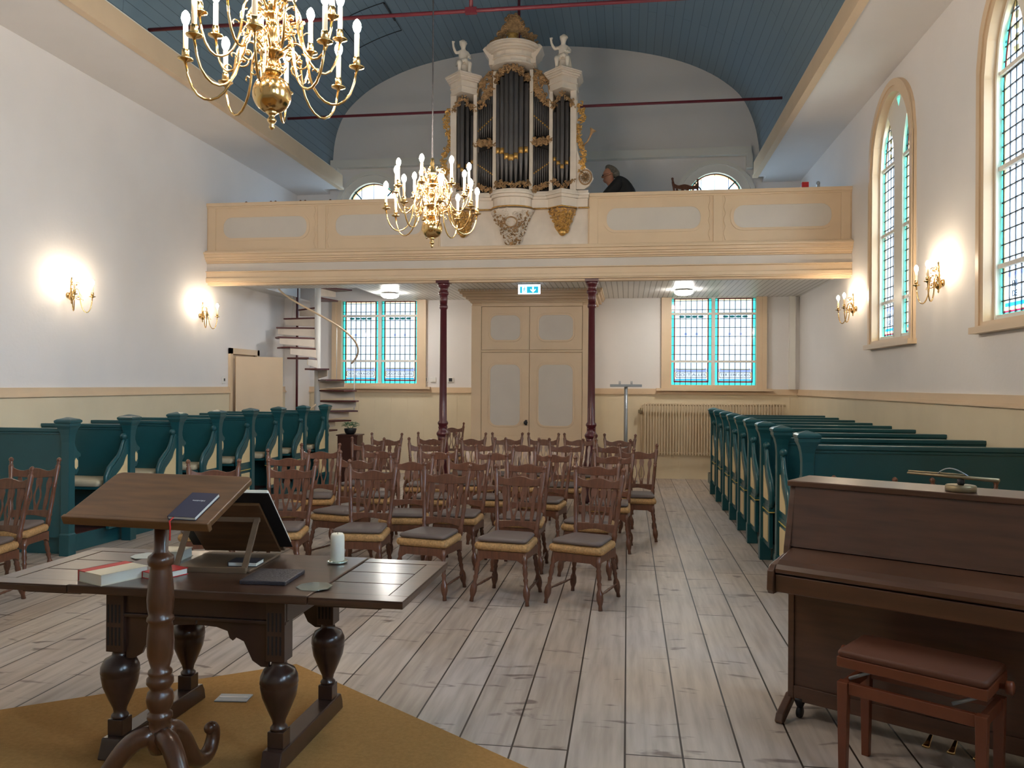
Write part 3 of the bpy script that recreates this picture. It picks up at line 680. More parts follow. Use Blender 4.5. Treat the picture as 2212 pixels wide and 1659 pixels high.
def pan_mesh(Rr, z):
    mb = MB(); mb.lathe([(.004,-.02),(.010,-.008),(.034,0),(.036,.006),(.014,.004),(.012,.012),(.017,.018),(.016,.045),(.013,.05)], (Rr,0,z), 12); return mb.mesh('drip_pan', M['brass'])
def sleeve_mesh(Rr, z, h=.115):
    mb = MB(); mb.lathe([(.0115,.04),(.0115,.04+h),(.008,.045+h)], (Rr,0,z), 10); return mb.mesh('candle_sleeve', M['candle'])
def bulb_mesh(Rr, z, m, h=.115):
    mb = MB(); z += .045+h; mb.lathe([(.007,0),(.015,.012),(.020,.030),(.017,.048),(.008,.062),(0,.068)], (Rr,0,z), 8); return mb.mesh('bulb', m)
def ob(name, me, parent, rz=0):
    o = bpy.data.objects.new(name, me); COL.objects.link(o); o.parent = parent; o.rotation_euler = (0,0,rz); return o
def chandelier():
    t = thing('chandelier', 'large brass chandelier, nearest, cut off by the top of the picture', 'chandelier', (-1.63, 3.58, 2.98), 0, 'brass candle chandeliers')
    mb = MB(); mb.lathe([(0,-.165),(.008,-.16),(.014,-.15),(.007,-.138),(.018,-.128),(.022,-.118),(.012,-.105),(.016,-.095),(.03,-.085),(.018,-.078)]+[(.088*math.sin(R(a)), -.088*math.cos(R(a))) for a in range(20, 165, 12)]+[(.02,.085)], seg=28)
    mb.build('globe', M['brass'], t)
    mb = MB(); mb.lathe([(.02,.08),(.045,.095),(.05,.11),(.022,.125),(.018,.15),(.035,.17),(.055,.185),(.058,.20),(.025,.215),(.018,.24),(.026,.27),(.04,.295),(.026,.32),(.020,.34),(.045,.355),(.05,.37),(.02,.385),(.016,.42),(.028,.45),(.030,.47),(.014,.49),(.022,.51),(.014,.525),(.022,.54),(.012,.56),(.018,.575),(.006,.59)], seg=16); mb.build('stem', M['brass'], t)
    for r, z, q in ((.05,.42,.022),(.055,.29,.024),(.05,.13,.02)):
        mb = MB(); mb.tube(curl((r, 0, z), q, .006, -80, 260, 9, (1,0,0)), .0035, 5); sm_ = mb.mesh('scroll', M['brass'])
        for a in range(8): ob('scroll', sm_, t, a*PI/4+.2)
    lo = [arm_mesh(.385,.185,.14), pan_mesh(.385,.14), sleeve_mesh(.385,.14), bulb_mesh(.385,.14,M['bulb'])]
    hi = [arm_mesh(.315,.37,.31), pan_mesh(.315,.31), sleeve_mesh(.315,.31), bulb_mesh(.315,.31,M['bulb'])]
    for k in range(16):
        ms = lo if k < 8 else hi; rz = (k % 8)*PI/4+(R(14) if k < 8 else R(34))
        a = ob('arm', ms[0], t, rz)
        for nme, me in zip(('drip_pan','candle_sleeve','bulb'), ms[1:]): ob(nme, me, a)
    mb = MB(); mb.tube([(0,0,.58),(0,0,vault_z(-1.63)-2.98-.01)], .0065, 6); mb.lathe([(.05,0),(.03,-.04),(.008,-.06)], (0,0,vault_z(-1.63)-2.98-.005), 12); mb.build('hanging_rod', M['iron'], t)
    return t
ch = chandelier()
dup(ch, (-1.63, 6.70, 2.955), R(9), 'brass chandelier hanging in front of the organ, farther of the two')
def sconce(loc, rz, label):
    t = thing('wall_sconce', label, 'wall lamp', loc, rz, 'brass two-arm wall sconces')
    # local +X points into the room
    mb = MB(); mb.lathe([(0,-.10),(.006,-.09),(.010,-.075),(.006,-.065),(.028,-.045),(.034,-.02),(.030,0),(.014,.02),(.022,.035),(.012,.05),(.018,.075),(.010,.09),(.016,.11),(.008,.13),(.014,.15),(.007,.17),(.010,.19),(0,.205)], (.045,0,0), 14)
    mb.lathe([(.035,0),(.03,.02),(.012,.03)], (0,0,0), 14, 'X'); mb.build('backplate', M['brass'], t)
    am = arm_mesh(.215,.02,-.005,.0,True); pm = pan_mesh(.215,-.005); sm = sleeve_mesh(.215,-.005,.085); bm = bulb_mesh(.215,-.005,M['bulb_s'],.085)
    for s in (-1, 1):
        a = ob('arm', am, t, s*R(45)); a.location = (.04,0,0)
        for nme, me in zip(('drip_pan','candle_sleeve','bulb'), (pm, sm, bm)): ob(nme, me, a)
    return t
s0 = sconce((XL, 8.37, 2.62), 0, 'brass sconce on the left wall, nearer the lectern')
dup(s0, (XL, 11.22, 2.63), 0, 'brass sconce on the left wall close to the gallery')
dup(s0, (XR, 8.21, 2.63), PI, 'brass sconce on the right wall between the two lancet windows')
dup(s0, (XR, 11.17, 2.66), PI, 'brass sconce on the right wall under the gallery end')
t = thing('soffit_speaker', 'small pale oval loudspeaker on the left soffit edge', 'loudspeaker', (-5.32, 5.9, 5.20)); MB().lathe([(.09,0),(.09,-.03),(.06,-.05),(0,-.055)], seg=20, sy=2.0).build('case', M['plaster'], t)

# ================================================================ ORGAN
OX = -1.61
org = thing('pipe_organ', 'white and gilded baroque pipe organ standing on the gallery front', 'organ', (OX, 11.35, 4.10))
def P(): return MB()
def vee(x, hw, d, base):            # footprint of a pointed tower
    return [(x-hw, base), (x-hw, 0), (x, -d), (x+hw, 0), (x+hw, base)]
def semi(hw, d, base, n=12): return [(-hw, base)]+[(-hw*math.cos(PI*i/n), -d*math.sin(PI*i/n)) for i in range(n+1)]+[(hw, base)]
SX = .70; HT = .16      # side tower centre offset
# base mouldings (z relative 4.10)
for nme, zz in (('plinth', [(0,.015,.0),(.015,.13,.0),(.13,.17,.02),(.17,.20,.035),(.20,.24,.01)]),):
    mb = P()
    for z0, z1, g in zz:
        mb.bx(-1.05-g*.6, 1.05+g*.6, -g, .50, z0, z1)
        mb.prism([(x, y-g-.03) if y < 0 else (x*(1+g), y-g) for x, y in semi(.27+g, .20+g, .2)], z0, z1, 'XY')
        for s in (-1, 1): mb.prism([(x, y-g) for x, y in vee(s*SX, .20+g, .16+g*.6, .2)], z0, z1, 'XY')
    mb.build(nme, M['offwhite'], org, .003)
mb = P(); mb.tube([(x*1.05, y-.04, .0) for x, y in semi(.27, .21, 0)[1:-1]], .010, 6)
for s in (-1, 1): mb.tube([(x, y-.01, .0) for x, y in vee(s*SX, .20, .17, 0)[1:-1]], .010, 6)
for a, b in ((-1.07,-.92),(-.49,-.29),(.29,.49),(.92,1.07)): mb.tube([(a,-.012,0),(b,-.012,0)], .010, 6)
mb.build('gilt_moulding', M['gold'], org)
# casework box behind and black block standing in for the unlit interior
mb = P(); mb.bx(-.88,.88,.35,.55,.24,1.62); mb.bx(-.28,.28,.30,.55,1.6,1.98); mb.build('case_body', M['offwhite'], org)
mb = P(); mb.bx(-.86,.86,.17,.36,.24,1.55); mb.bx(-.27,.27,.05,.32,.24,1.92); mb.build('case_shade_block', M['dark'], org)
# stiles
for x, w_, zt in ((-.845,.085,1.62),(.845,.085,1.62),(-.535,.05,1.62),(.535,.05,1.62),(-.258,.05,1.94),(.258,.05,1.94)):
    MB().bx(x-w_/2, x+w_/2, -.02, .36, .24, zt).build('stile', M['offwhite'], org, .003)
# entablatures
def entab(foot, z0, scale_center, name, cx=0):
    mb = P()
    for a, b, g in ((0,.03,.012),(.03,.09,.0),(.09,.105,.02),(.105,.17,.008),(.17,.19,.035),(.19,.215,.06),(.215,.235,.085),(.235,.255,.10)):
        mb.prism([(cx+(x-cx)*(1+g/scale_center), y*(1+g/.18)-(.0 if y > .1 else g*.5)) if y < .25 else (cx+(x-cx)*(1+g/scale_center), y) for x, y in foot], z0+a, z0+b, 'XY')
    return mb.build(name, M['offwhite'], org, .003)
entab(semi(.285, .24, .34), 1.97, .30, 'centre_entablature')
for s in (-1, 1):
    mb = P(); mb.prism([(s*.25,2.0),(s*.33,2.0),(s*.33,2.08),(s*.42,2.22),(s*.38,2.26),(s*.25,2.24)][::s], -.10, .2, 'XZ'); mb.build('corner_block', M['offwhite'], org, .004)
for s in (-1, 1): entab(vee(s*SX, .185, .16, .34), 1.62, .24, 'side_entablature', s*SX)
# dome under the crown, pedestals
mb = P(); mb.lathe([(.33,2.22),(.34,2.25),(.30,2.28),(.20,2.32),(.12,2.33)], (0,.02,0), 24, sy=.8); mb.build('top_cap', M['offwhite'], org)
# pipes
def pipe(mb, x, y, r, z0, zm, z1):
    mb.lathe([(r*.35, z0),(r, zm),(r, z1)], (x, y, 0), 12)
def opipe(x, y, r, z0, zm, z1, mh):
    m_ = P(); m_.lathe([(r*.35, z0),(r, zm),(r, z1)], (x, y, 0), 12); po = m_.build('facade_pipe', M['tin'], org)
    m_ = P(); m_.lathe([(r*1.06, zm),(r*1.09, zm+mh*.6),(r*1.03, zm+mh)], (x, y, 0), 8, arc=(-PI*.82, -PI*.18)); m_.build('gilt_mouth', M['gold'], po)
for i in range(7):
    t = (i-3)/3; opipe(t*.195, -.20*math.sqrt(max(0, 1-(t*.86)**2))+.03, .034 if abs(t) > .1 else .037, .30+.02*abs(t), .60+.16*abs(t)+.03*(i % 2), 1.86-.14*t*t, .085)
for s_ in (-1, 1):
    for i in range(5):
        t = (i-2)/2; opipe(s_*SX+t*.115, -.13*(1-abs(t))+.03, .026, .30, .52+.14*abs(t), 1.56-.22*abs(t), .055)
    for i in range(8):
        x = s_*(.295+i*.030); opipe(x, .06, .0135, .28+.012*i, .50+.020*i, .88-.008*i, .022); opipe(x, .06, .0135, 1.04, 1.30-.026*i, 1.72-.035*i, .022)
def leafage(mb, pts, r, seedv, n=3):
    rr = random.Random(seedv)
    for p in pts:
        p = Vector(p)
        for k in range(n):
            q = p+Vector((rr.uniform(-r,r), rr.uniform(-r*.25,r*.1), rr.uniform(-r,r))); an = rr.uniform(0, 360)
            mb.tube(curl(q, r*.75, r*.15, an, an+rr.choice((-1,1))*rr.uniform(160,260), 7, (1,0,0)), [r*.14, r*.26, r*.3, r*.28, r*.24, r*.2, r*.16, r*.1], 5)
            mb.ball(q, r*.2, 6, 4, (1,.7,1))
def seg(p, q, n): return [tuple(p[i]+(q[i]-p[i])*k/(n-1) for i in range(3)) for k in range(n)]
mb = P(); leafage(mb, [(x*.95, y-.02, .27+.07*abs(x)/.2) for x, y in semi(.22,.21,0,14)[1:-1]], .036, 1, 5); mb.build('foot_carving', M['gold_old'], org)
for s in (-1, 1): mb = P(); leafage(mb, [(s*SX+x, -.12*(1-abs(x)/.15)-.01, .27+abs(x)*.8) for x in (-.14,-.12,-.10,-.07,-.04,0,.04,.07,.10,.12,.14)], .028, 2+s, 5); mb.build('foot_carving', M['gold_old'], org)
for s in (-1, 1):
    mb = P(); leafage(mb, seg((s*.28,.0,1.80),(s*.50,.0,1.45),6)+seg((s*.28,.0,1.68),(s*.42,.0,1.55),4)+seg((s*.30,0,1.88),(s*.44,0,1.78),4), .046, 11+s, 8)
    mb.tube([(s*.28,.02,1.96),(s*.36,.02,1.93),(s*.45,.02,1.83),(s*.50,.02,1.70),(s*.51,.02,1.60)], .012, 6); mb.build('upper_flat_carving', M['gold_old'], org)
    mb = P(); leafage(mb, seg((s*.29,-.01,.93),(s*.51,-.01,.95),9), .040, 21+s, 7); mb.bx(s*.40-.12, s*.40+.12, .02,.05,.905,.985); mb.build('middle_carving', M['gold_old'], org)
    mb = P(); leafage(mb, seg((s*.29,-.01,.26),(s*.50,-.01,.34),9), .030, 31+s, 6); mb.build('lower_flat_carving', M['gold_old'], org)
    mb = P(); leafage(mb, [(s*SX+x, -.14*(1-abs(x)/.16)-.005, 1.56-abs(x)*1.0) for x in (-.15,-.13,-.11,-.08,-.05,-.02,.02,.05,.08,.11,.13,.15)], .030, 41+s, 6); mb.build('side_tower_carving', M['gold_old'], org)
    # side ears: garland, rosette
    mb = P(); leafage(mb, [(s*(.93+.035*math.sin(k*.45)+.05*(k/24)**2), .02, 1.42-.039*k*1.0) for k in range(24)], .036, 51+s, 5)
    mb.build('side_garland', M['gold'], org)
    ear = P(); ear.prism([(s*.88,.26),(s*1.00,.26),(s*1.06,.30),(s*1.125,.40),(s*1.10,.50),(s*1.02,.56),(s*.95,.66),(s*.90,.8),(s*.90,1.5),(s*.88,1.5)][::s], .02, .07, 'XZ'); eo = ear.build('side_ear', M['offwhite'], org, .004)
    mb = P(); mb.tube([(s*1.015+.085*math.cos(a*PI/10), .0, .42+.10*math.sin(a*PI/10)) for a in range(20)], .010, 6, closed=True)
    for k in range(14):
        a = k*2*PI/14; mb.tube([(s*1.015+.02*math.cos(a),0,.42+.02*math.sin(a)),(s*1.015+.045*math.cos(a+.15),-.012,.42+.05*math.sin(a+.15)),(s*1.015+.068*math.cos(a+.3),0,.42+.075*math.sin(a+.3))], [.004,.010,.003], 5)
    mb.ball((s*1.015,0,.42), .018, 8, 6); mb.build('rosette', M['gold_old'], eo)
mb = P(); leafage(mb, [(x*.9, y+.0, 1.90-.10*(x/.25)**2) for x, y in semi(.24,.22,0,18)[1:-1]], .040, 61, 6); mb.build('centre_tower_carving', M['gold_old'], org)
# trumpet on the right side
mb = P(); mb.tube([(.98,.0,.86),(1.04,-.03,.90),(1.08,-.04,.97),(1.10,-.05,1.02),(1.125,-.06,1.06)], [.010,.010,.012,.022,.055], 12); mb.build('trumpet', M['gold_old'], org)
# corbels
def corbel(name, x, hw, tipw, ztop, zt, dep, seedv, m1, oval):
    n = 10; mb = P(); prof = []
    for k in range(n+1):
        t = k/n; w_ = hw+(tipw-hw)*(t**.85); prof.append((w_, dep*(1-t)**.8+.03, ztop+(zt-ztop)*t))
    vs = []; fs = []; mm = 13
    for w_, d_, z in prof:
        for i in range(mm): a = PI*i/(mm-1); vs.append((x-w_*math.cos(a), -d_*math.sin(a)+.06, z))
    for k in range(n):
        for i in range(mm-1): fs.append((k*mm+i, k*mm+i+1, (k+1)*mm+i+1, (k+1)*mm+i))
    mb.add(vs, fs, True); o = mb.build(name, m1, org)
    c = P(); rr = random.Random(seedv)
    for k in range(1, n+1):
        w_, d_, z = prof[k-1 if k == n else k]
        for s in (-1, 1): leafage(c, [(x+s*w_*.93, .03, z)], .030*(1-.3*k/n), seedv+k, 5)
        leafage(c, [(x+q_*w_, -d_*(1-q_*q_)**.5+.055, z) for q_ in ((-.7,-.35,0,.35,.7) if (k > 6 or not oval) else (-.8,.8))], .030, seedv+40+k, 4)
    if oval: c.tube([(x+.085*math.cos(a*PI/10), -dep*.80+.02+ .0, ztop-.19+.07*math.sin(a*PI/10)) for a in range(20)], .010, 6, closed=True); leafage(c, [(x+.13*math.cos(a), -dep*.7+.02, ztop-.18+.12*math.sin(a)) for a in [q_*.45 for q_ in range(14)]], .03, 77, 4)
    c.ball((x, .0, zt-.0), tipw*1.0, 10, 7, (1,.8,1)) if not oval else None
    c.build('corbel_carving', M['gold'] if not oval else M['gold_old'], o)
    if oval:
        c = P()
        for k in range(1, n): leafage(c, [(x+q_*prof[k][0], -prof[k][1]*(1-q_*q_)**.5+.052, prof[k][2]) for q_ in (-.85,-.6,-.3,.3,.6,.85)], .034, 500+k, 4)
        c.build('white_carving', M['offwhite'], o)
corbel('centre_corbel', 0, .31, .065, -.015, -.50, .22, 100, M['offwhite'], True)
for s in (-1, 1): corbel('side_corbel', s*SX, .19, .055, -.015, -.33, .14, 200+s, M['gold_old'], False)
# crown of carved work with coat of arms
mb = P(); leafage(mb, seg((-.30,0,2.30),(-.12,0,2.52),6)+seg((.30,0,2.30),(.12,0,2.52),6)+seg((-.10,0,2.50),(-.06,0,2.66),3)+seg((.10,0,2.50),(.06,0,2.66),3)+[(0,0,2.69),(0,0,2.66)], .052, 300, 8)
for s in (-1, 1): mb.tube(bez([(s*.28,0,2.28),(s*.26,0,2.44),(s*.12,0,2.46),(s*.07,0,2.66)]), .018, 6)
mb.build('crown_carving', M['gold_old'], org)
mb = P(); mb.prism([(-.07,2.38),(.07,2.38),(.085,2.50),(.06,2.64),(-.06,2.64),(-.085,2.50)], -.02, .02, 'XZ'); mb.build('shield', M['gold_old'], org, .01)
mb = P(); mb.lathe([(.06,2.30),(.075,2.34),(.06,2.38),(.09,2.40)], (0,-.10,0), 10); mb.build('gilt_boss', M['gold'], org)

# ---------------------------------------------------------------- bodies by skin modifier
def skinned(name, verts, edges, mats, parent, root=0, levels=2):
    me = bpy.data.meshes.new(name); me.from_pydata([v[0] for v in verts], edges, []); me.materials.append(mats)
    o = bpy.data.objects.new(name, me); COL.objects.link(o); o.parent = parent
    sk = o.modifiers.new('skin', 'SKIN'); sk.use_smooth_shade = True
    if not me.skin_vertices: me.skin_vertices.new() if hasattr(me.skin_vertices, 'new') else None
    for i, v in enumerate(verts):
        r = v[1]; me.skin_vertices[0].data[i].radius = (r, r) if not isinstance(r, tuple) else r
        me.skin_vertices[0].data[i].use_root = (i == root)
    sb = o.modifiers.new('subsurf', 'SUBSURF'); sb.levels = levels; sb.render_levels = levels
    return o
def chain(V, E, pts, start=None):
    prev = start
    for p, r in pts:
        V.append((p, r)); k = len(V)-1
        if prev is not None: E.append((prev, k))
        prev = k
    return prev
def putto(loc, rz, label, flip):
    t = thing('putto_statue', label, 'statue', loc, rz, 'white putti on the organ side towers')
    s = flip; V = []; E = []
    chain(V, E, [((0,0,.20),.062)])
    chest = chain(V, E, [((0,-.005,.27),.060),((.0,-.01,.335),.062)], 0)
    neck = chain(V, E, [((.0,-.01,.385),.024)], chest)
    chain(V, E, [((s*.005,-.02,.425),.044),((s*.005,-.018,.465),.046),((s*.005,-.01,.495),.028)], neck)
    a = chain(V, E, [((-.06,-.01,.345),.026),((-.11,-.04,.315),.022),((-.145,-.075,.37),.017),((-.16,-.085,.42),.014)], chest)
    for k in range(4): chain(V, E, [((-.168+.010*k,-.090+.004*k,.445),.0050),((-.172+.012*k,-.096,.462-.003*abs(k-1.5)),.0045)], a)
    chain(V, E, [((-.145,-.085,.43),.0055),((-.138,-.09,.442),.005)], a)
    b = chain(V, E, [((.06,-.01,.340),.026),((.10,.0,.28),.022),((.09,-.07,.25),.017),((.07,-.10,.25),.015)], chest)
    for k in range(4): chain(V, E, [((.055,-.118,.262-.009*k),.005),((.044,-.124,.258-.009*k),.0045)], b)
    chain(V, E, [((.07,-.112,.27),.0055)], b)
    for q, kx, fy in ((-1,-.075,-.13),(1,.08,-.11)):
        f = chain(V, E, [((q*.04,-.02,.18),.046),((kx,fy,.165),.036),((kx*.9,fy+.01,.09),.027),((kx*.9,fy+.02,.03),.020),((kx*.95,fy-.035,.018),.018)], 0)
    skinned('body', V, E, M['statue'], t)
    mb = MB(); mb.ball((s*.005,-.010,.468), .052, 12, 8, (1,1,.95))
    rr = random.Random(5)
    for k in range(30):
        an = rr.uniform(0, 6.28); ph = rr.uniform(.05, 1.5); mb.ball((s*.005+.05*math.sin(ph)*math.cos(an), -.004+.05*math.sin(ph)*math.sin(an)+.006, .465+.05*math.cos(ph)), .014, 6, 4)
    mb.build('curly_hair', M['statue'], t)
    mb = MB(); mb.tube([(.10,.03,.33),(.0,.06,.25),(-.08,.03,.19),(-.06,-.06,.20),(.02,-.09,.215),(.08,-.05,.16),(.10,.0,.06),(.07,.03,.0)], [.02,.035,.04,.035,.03,.04,.035,.02], 8, flat=.6)
    mb.build('drapery', M['statue'], t)
    mb = MB(); mb.lathe([(.14,-.0),(.13,.02),(.09,.05),(.07,.11),(.085,.15),(.06,.165)], (0,0,0), 14, sy=.9); mb.build('rocky_seat', M['statue'], t)
putto((OX-SX-.01, 11.33, 5.975), R(20), 'white putto statue seated on the organ left side tower', -1)
putto((OX+SX+.0, 11.33, 5.975), R(-5), 'white putto statue raising one arm on the organ right side tower', 1)

# organist
def organist():
    t = thing('person', 'grey-haired person in black jacket and glasses leaning over the organ keys', 'person', (-.20, 12.40, 3.58))
    V = []; E = []
    # local x: right; person faces -X (towards the organ)
    chain(V, E, [((.14,0,.56),(.15,.12))])
    ch = chain(V, E, [((.12,0,.72),(.14,.12)),((.06,0,.88),(.15,.13)),((.0,0,1.0),(.13,.11))], 0)
    nk = chain(V, E, [((-.055,0,1.085),.055)], ch)
    hd = chain(V, E, [((-.095,0,1.155),.070),((-.10,0,1.235),.090),((-.085,0,1.30),.080),((-.075,0,1.335),.05)], nk)
    chain(V, E, [((-.155,0,1.150),.045),((-.178,0,1.128),.028)], nk+1)     # jaw, chin
    chain(V, E, [((-.180,0,1.205),.030),((-.212,0,1.195),.013)], nk+2)    # nose
    for q in (-1, 1):
        chain(V, E, [((-.075,q*.085,1.225),.018),((-.065,q*.098,1.235),.012)], nk+2)   # ears
        s_ = chain(V, E, [((-.0,q*.17,1.0),.062),((-.13,q*.22,.83),.048),((-.24,q*.19,.74),.040),((-.40,q*.13,.70),.030),((-.47,q*.12,.695),.030)], ch)
        for k in range(4): chain(V, E, [((-.515,q*(.095+.018*k),.705),.0095),((-.545-.006*(1.5-abs(k-1.5)),q*(.092+.019*k),.695),.0085),((-.562-.008*(1.5-abs(k-1.5)),q*(.092+.019*k),.678),.008)], s_)
        chain(V, E, [((-.475,q*.085,.69),.011),((-.505,q*.072,.682),.0095)], s_)
        chain(V, E, [((.08,q*.10,.52),.085),((-.32,q*.12,.52),.065),((-.34,q*.12,.30),.055),((-.34,q*.12,.06),.042),((-.46,q*.12,.04),.038)], 0)
    skinned('body', V, E, M['skin'], t)
    V = []; E = []
    chain(V, E, [((.145,0,.54),(.185,.15))])
    ch = chain(V, E, [((.17,0,.74),(.19,.17)),((.17,0,.95),(.20,.19)),((.11,0,1.10),(.18,.15)),((.03,0,1.15),(.11,.08))], 0)
    for q in (-1, 1): chain(V, E, [((.07,q*.20,1.06),.10),((-.10,q*.235,.90),.08),((-.25,q*.20,.735),.056),((-.41,q*.135,.70),.042)], 3)
    skinned('jacket', V, E, M['jacket'], t)
    V = []; E = []
    chain(V, E, [((.14,0,.52),(.17,.14))])
    for q in (-1, 1): chain(V, E, [((.07,q*.10,.52),.095),((-.33,q*.12,.52),.075),((-.35,q*.12,.30),.065),((-.35,q*.12,.10),.055)], 0)
    skinned('trousers', V, E, M['trouser'], t)
    V = []; E = []
    chain(V, E, [((-.03,0,1.315),.080)]); chain(V, E, [((-.105,0,1.345),.062),((-.155,0,1.325),.035)], 0); chain(V, E, [((.015,0,1.25),.078),((.0,0,1.17),.058)], 0)
    for q in (-1, 1): chain(V, E, [((-.045,q*.060,1.285),.050),((-.035,q*.075,1.235),.030)], 0)
    skinned('hair', V, E, M['hair'], t)
    mb = MB()
    for q in (-1, 1):
        mb.tube([(-.196+.004*abs(math.cos(a)), q*.036+.024*math.cos(a), 1.212+.018*math.sin(a)) for a in [k*PI/6 for k in range(12)]], .0028, 5, closed=True)
        mb.tube([(-.19, q*.062, 1.216),(-.13, q*.088, 1.225),(-.075, q*.094, 1.235)], .0028, 5)
        mb.ball((-.178, q*.036, 1.214), .014, 8, 6)
    mb.build('glasses', M['iron'], t)
organist()
t = thing('organ_podium', 'low wooden podium under the organ bench and console', 'podium', (-.45, 12.45, 3.501)); MB().bx(-.62,.75,-.48,.58,0,.078).build('boards', M['step'], t)
t = thing('organ_bench', 'dark bench under the seated organist', 'bench', (-.04, 12.40, 3.58))
mb = MB(); mb.bx(-.16,.16,-.45,.45,.405,.445); mb.build('seat', M['cab'], t, .005)
for x in (-.13,.13):
    for y in (-.40,.40): MB().bx(x-.02,x+.02,y-.02,y+.02,0,.405).build('leg', M['cab'], t)
t = thing('organ_console', 'side keyboard console in front of the organist', 'organ console', (-.78, 12.40, 3.58))
mb = MB(); mb.bx(-.12,.10,-.42,.45,0,.66); mb.bx(.10,.28,-.40,.43,.60,.66); mb.bx(-.12,.0,-.42,.45,.66,.78); mb.build('desk', M['cab'], t, .005)
mb = MB(); mb.bx(.11,.27,-.38,.40,.66,.675); mb.build('keyboard', M['paper'], t)

# ================================================================ SPIRAL STAIR
t = thing('spiral_staircase', 'white spiral staircase with red-brown treads rising to the gallery', 'staircase', (-5.33, 13.6, 0))
MB().lathe([(.052,0),(.052,3.9)], seg=16).build('newel_post', M['white'], t)
for n in range(-4, 18):
    z = 2.62-.18*(n-4)
    if z < .05: break
    if z > 3.6: continue
    an = PI+R(27.7)*(n-4); h = R(16.5); Ra = .70
    def pt(r, a): return (r*math.cos(a), r*math.sin(a))
    mb = MB(); mb.prism([pt(.05, an-h), pt(Ra, an-h), pt(Ra+.01, an), pt(Ra, an+h), pt(.05, an+h)], z-.028, z, 'XY'); tr = mb.build('tread', M['tread'], t, .004)
    mb = MB(); a2 = an+h*.85
    q = [pt(.05, a2), pt(Ra-.03, a2)]; nx, ny = -math.sin(a2)*.012, math.cos(a2)*.012
    mb.add([(q[0][0],q[0][1],z-.165),(q[1][0],q[1][1],z-.125),(q[1][0],q[1][1],z-.03),(q[0][0],q[0][1],z-.03),(q[0][0]+nx,q[0][1]+ny,z-.165),(q[1][0]+nx,q[1][1]+ny,z-.125),(q[1][0]+nx,q[1][1]+ny,z-.03),(q[0][0]+nx,q[0][1]+ny,z-.03)],
           [(0,1,2,3),(7,6,5,4),(0,4,5,1),(1,5,6,2),(2,6,7,3),(3,7,4,0)]); mb.build('riser', M['offwhite'], tr)
pts = []
for k in range(0, 100):
    n = -1+k*.135
    a = PI+R(27.7)*(n-4); z = 2.62-.18*(n-4)+.90
    if .35 < z < 4.3: pts.append((.69*math.cos(a), .69*math.sin(a), z))
MB().tube(pts, .016, 8).build('handrail', M['cream'], t)
for n in (3, 9, 12):
    a = PI+R(27.7)*(n-4); z = 2.62-.18*(n-4); MB().tube([(.68*math.cos(a), .68*math.sin(a), z),(.68*math.cos(a), .68*math.sin(a), z+.9)], .008, 6).build('baluster', M['white'], t)
t = thing('stair_pipe', 'thin maroon upright pipe behind the spiral staircase', 'pipe', (-5.905, 14.08, 0)); MB().tube([(0,0,0),(0,0,3.45)], .022, 8).build('pipe', M['maroon'], t)
tag(MB().tube([(-5.65,13.0,.85),(-5.45,12.98,1.05),(-5.1,12.95,1.30)], .014, 6).build('stair_rail', M['cream']), 'short slanting cream handrail at the foot of the spiral stair', 'handrail')

# radiator
t = thing('radiator', 'long cream column radiator below the right window', 'radiator', (1.49, YB-.02, 0))
mb = MB(); x = -1.185
while x < 1.19:
    mb.bx(x-.011, x+.011, -.17, -.12, .43, 1.335); x += .0485
mb.build('columns', M['radi'], t, .006)
mb = MB(); mb.tube([(-1.2,-.105,.46),(1.2,-.105,.46)], .018, 8); mb.tube([(-1.2,-.105,1.31),(1.2,-.105,1.31)], .018, 8); mb.build('header_pipe', M['radi'], t)
mb = MB(); mb.tube([(-1.20,-.10,1.31),(-1.24,-.10,1.30),(-1.25,-.10,1.18),(-1.25,-.10,0.02)], .014, 8); mb.build('riser_pipe', M['radi'], t)
mb = MB(); mb.tube([(-1.25,-.10,1.25),(-1.25,-.10,1.14)], .028, 10); mb.cb((-1.28,-.10,1.19),(.05,.05,.06)); mb.build('valve', M['brass_d'], t)
for x in (-.7,.0,.7): MB().bx(x-.02,x+.02,-.13,0,.38,.42).build('bracket', M['radi'], t)
# wall sockets
def plate(x, m2, label):
    t = thing('wall_socket', label, 'socket', (x, YB, 1.73), 0, 'sockets beside the portal'); MB().bx(-.055,.055,-.02,0,-.045,.045).build('cover', M['white'], t, .004)
    MB().bx(-.032,.032,-.026,-.02,-.03,.03).build('face', m2, t)
plate(-3.70, M['steel'], 'grey switch plate nearest the left window frame'); plate(-3.55, M['white'], 'white blank plate between the two dark sockets'); plate(-3.22, M['sock'], 'black socket plate nearest the portal')
t = thing('light_switch', 'small white switch beside the open side door', 'switch', (XL, 11.93, 1.70)); MB().bx(0,.02,-.04,.04,-.06,.06).build('cover', M['white'], t, .004); MB().bx(.02,.026,-.015,.015,-.02,.02).build('rocker', M['sock'], t)
# metal stand
t = thing('metal_stand', 'grey steel stand with flat crossbar and pegs before the wainscot', 'stand', (-.03, 14.15, 0))
MB().lathe([(.035,.03),(.030,1.62)], seg=12).build('post', M['steel'], t); MB().lathe([(.20,0),(.20,.015),(.04,.035)], seg=20).build('foot', M['steel'], t)
mb = MB(); mb.bx(-.27,.27,-.045,.045,1.62,1.665); mb.build('crossbar', M['steel'], t, .006)
for x in (-.115,.085):
    for y in (-.02,.03): MB().tube([(x+.0+.02*(y > 0),y,1.66),(x+.02*(y > 0),y,1.72)], .008, 6).build('peg', M['steel'], t)
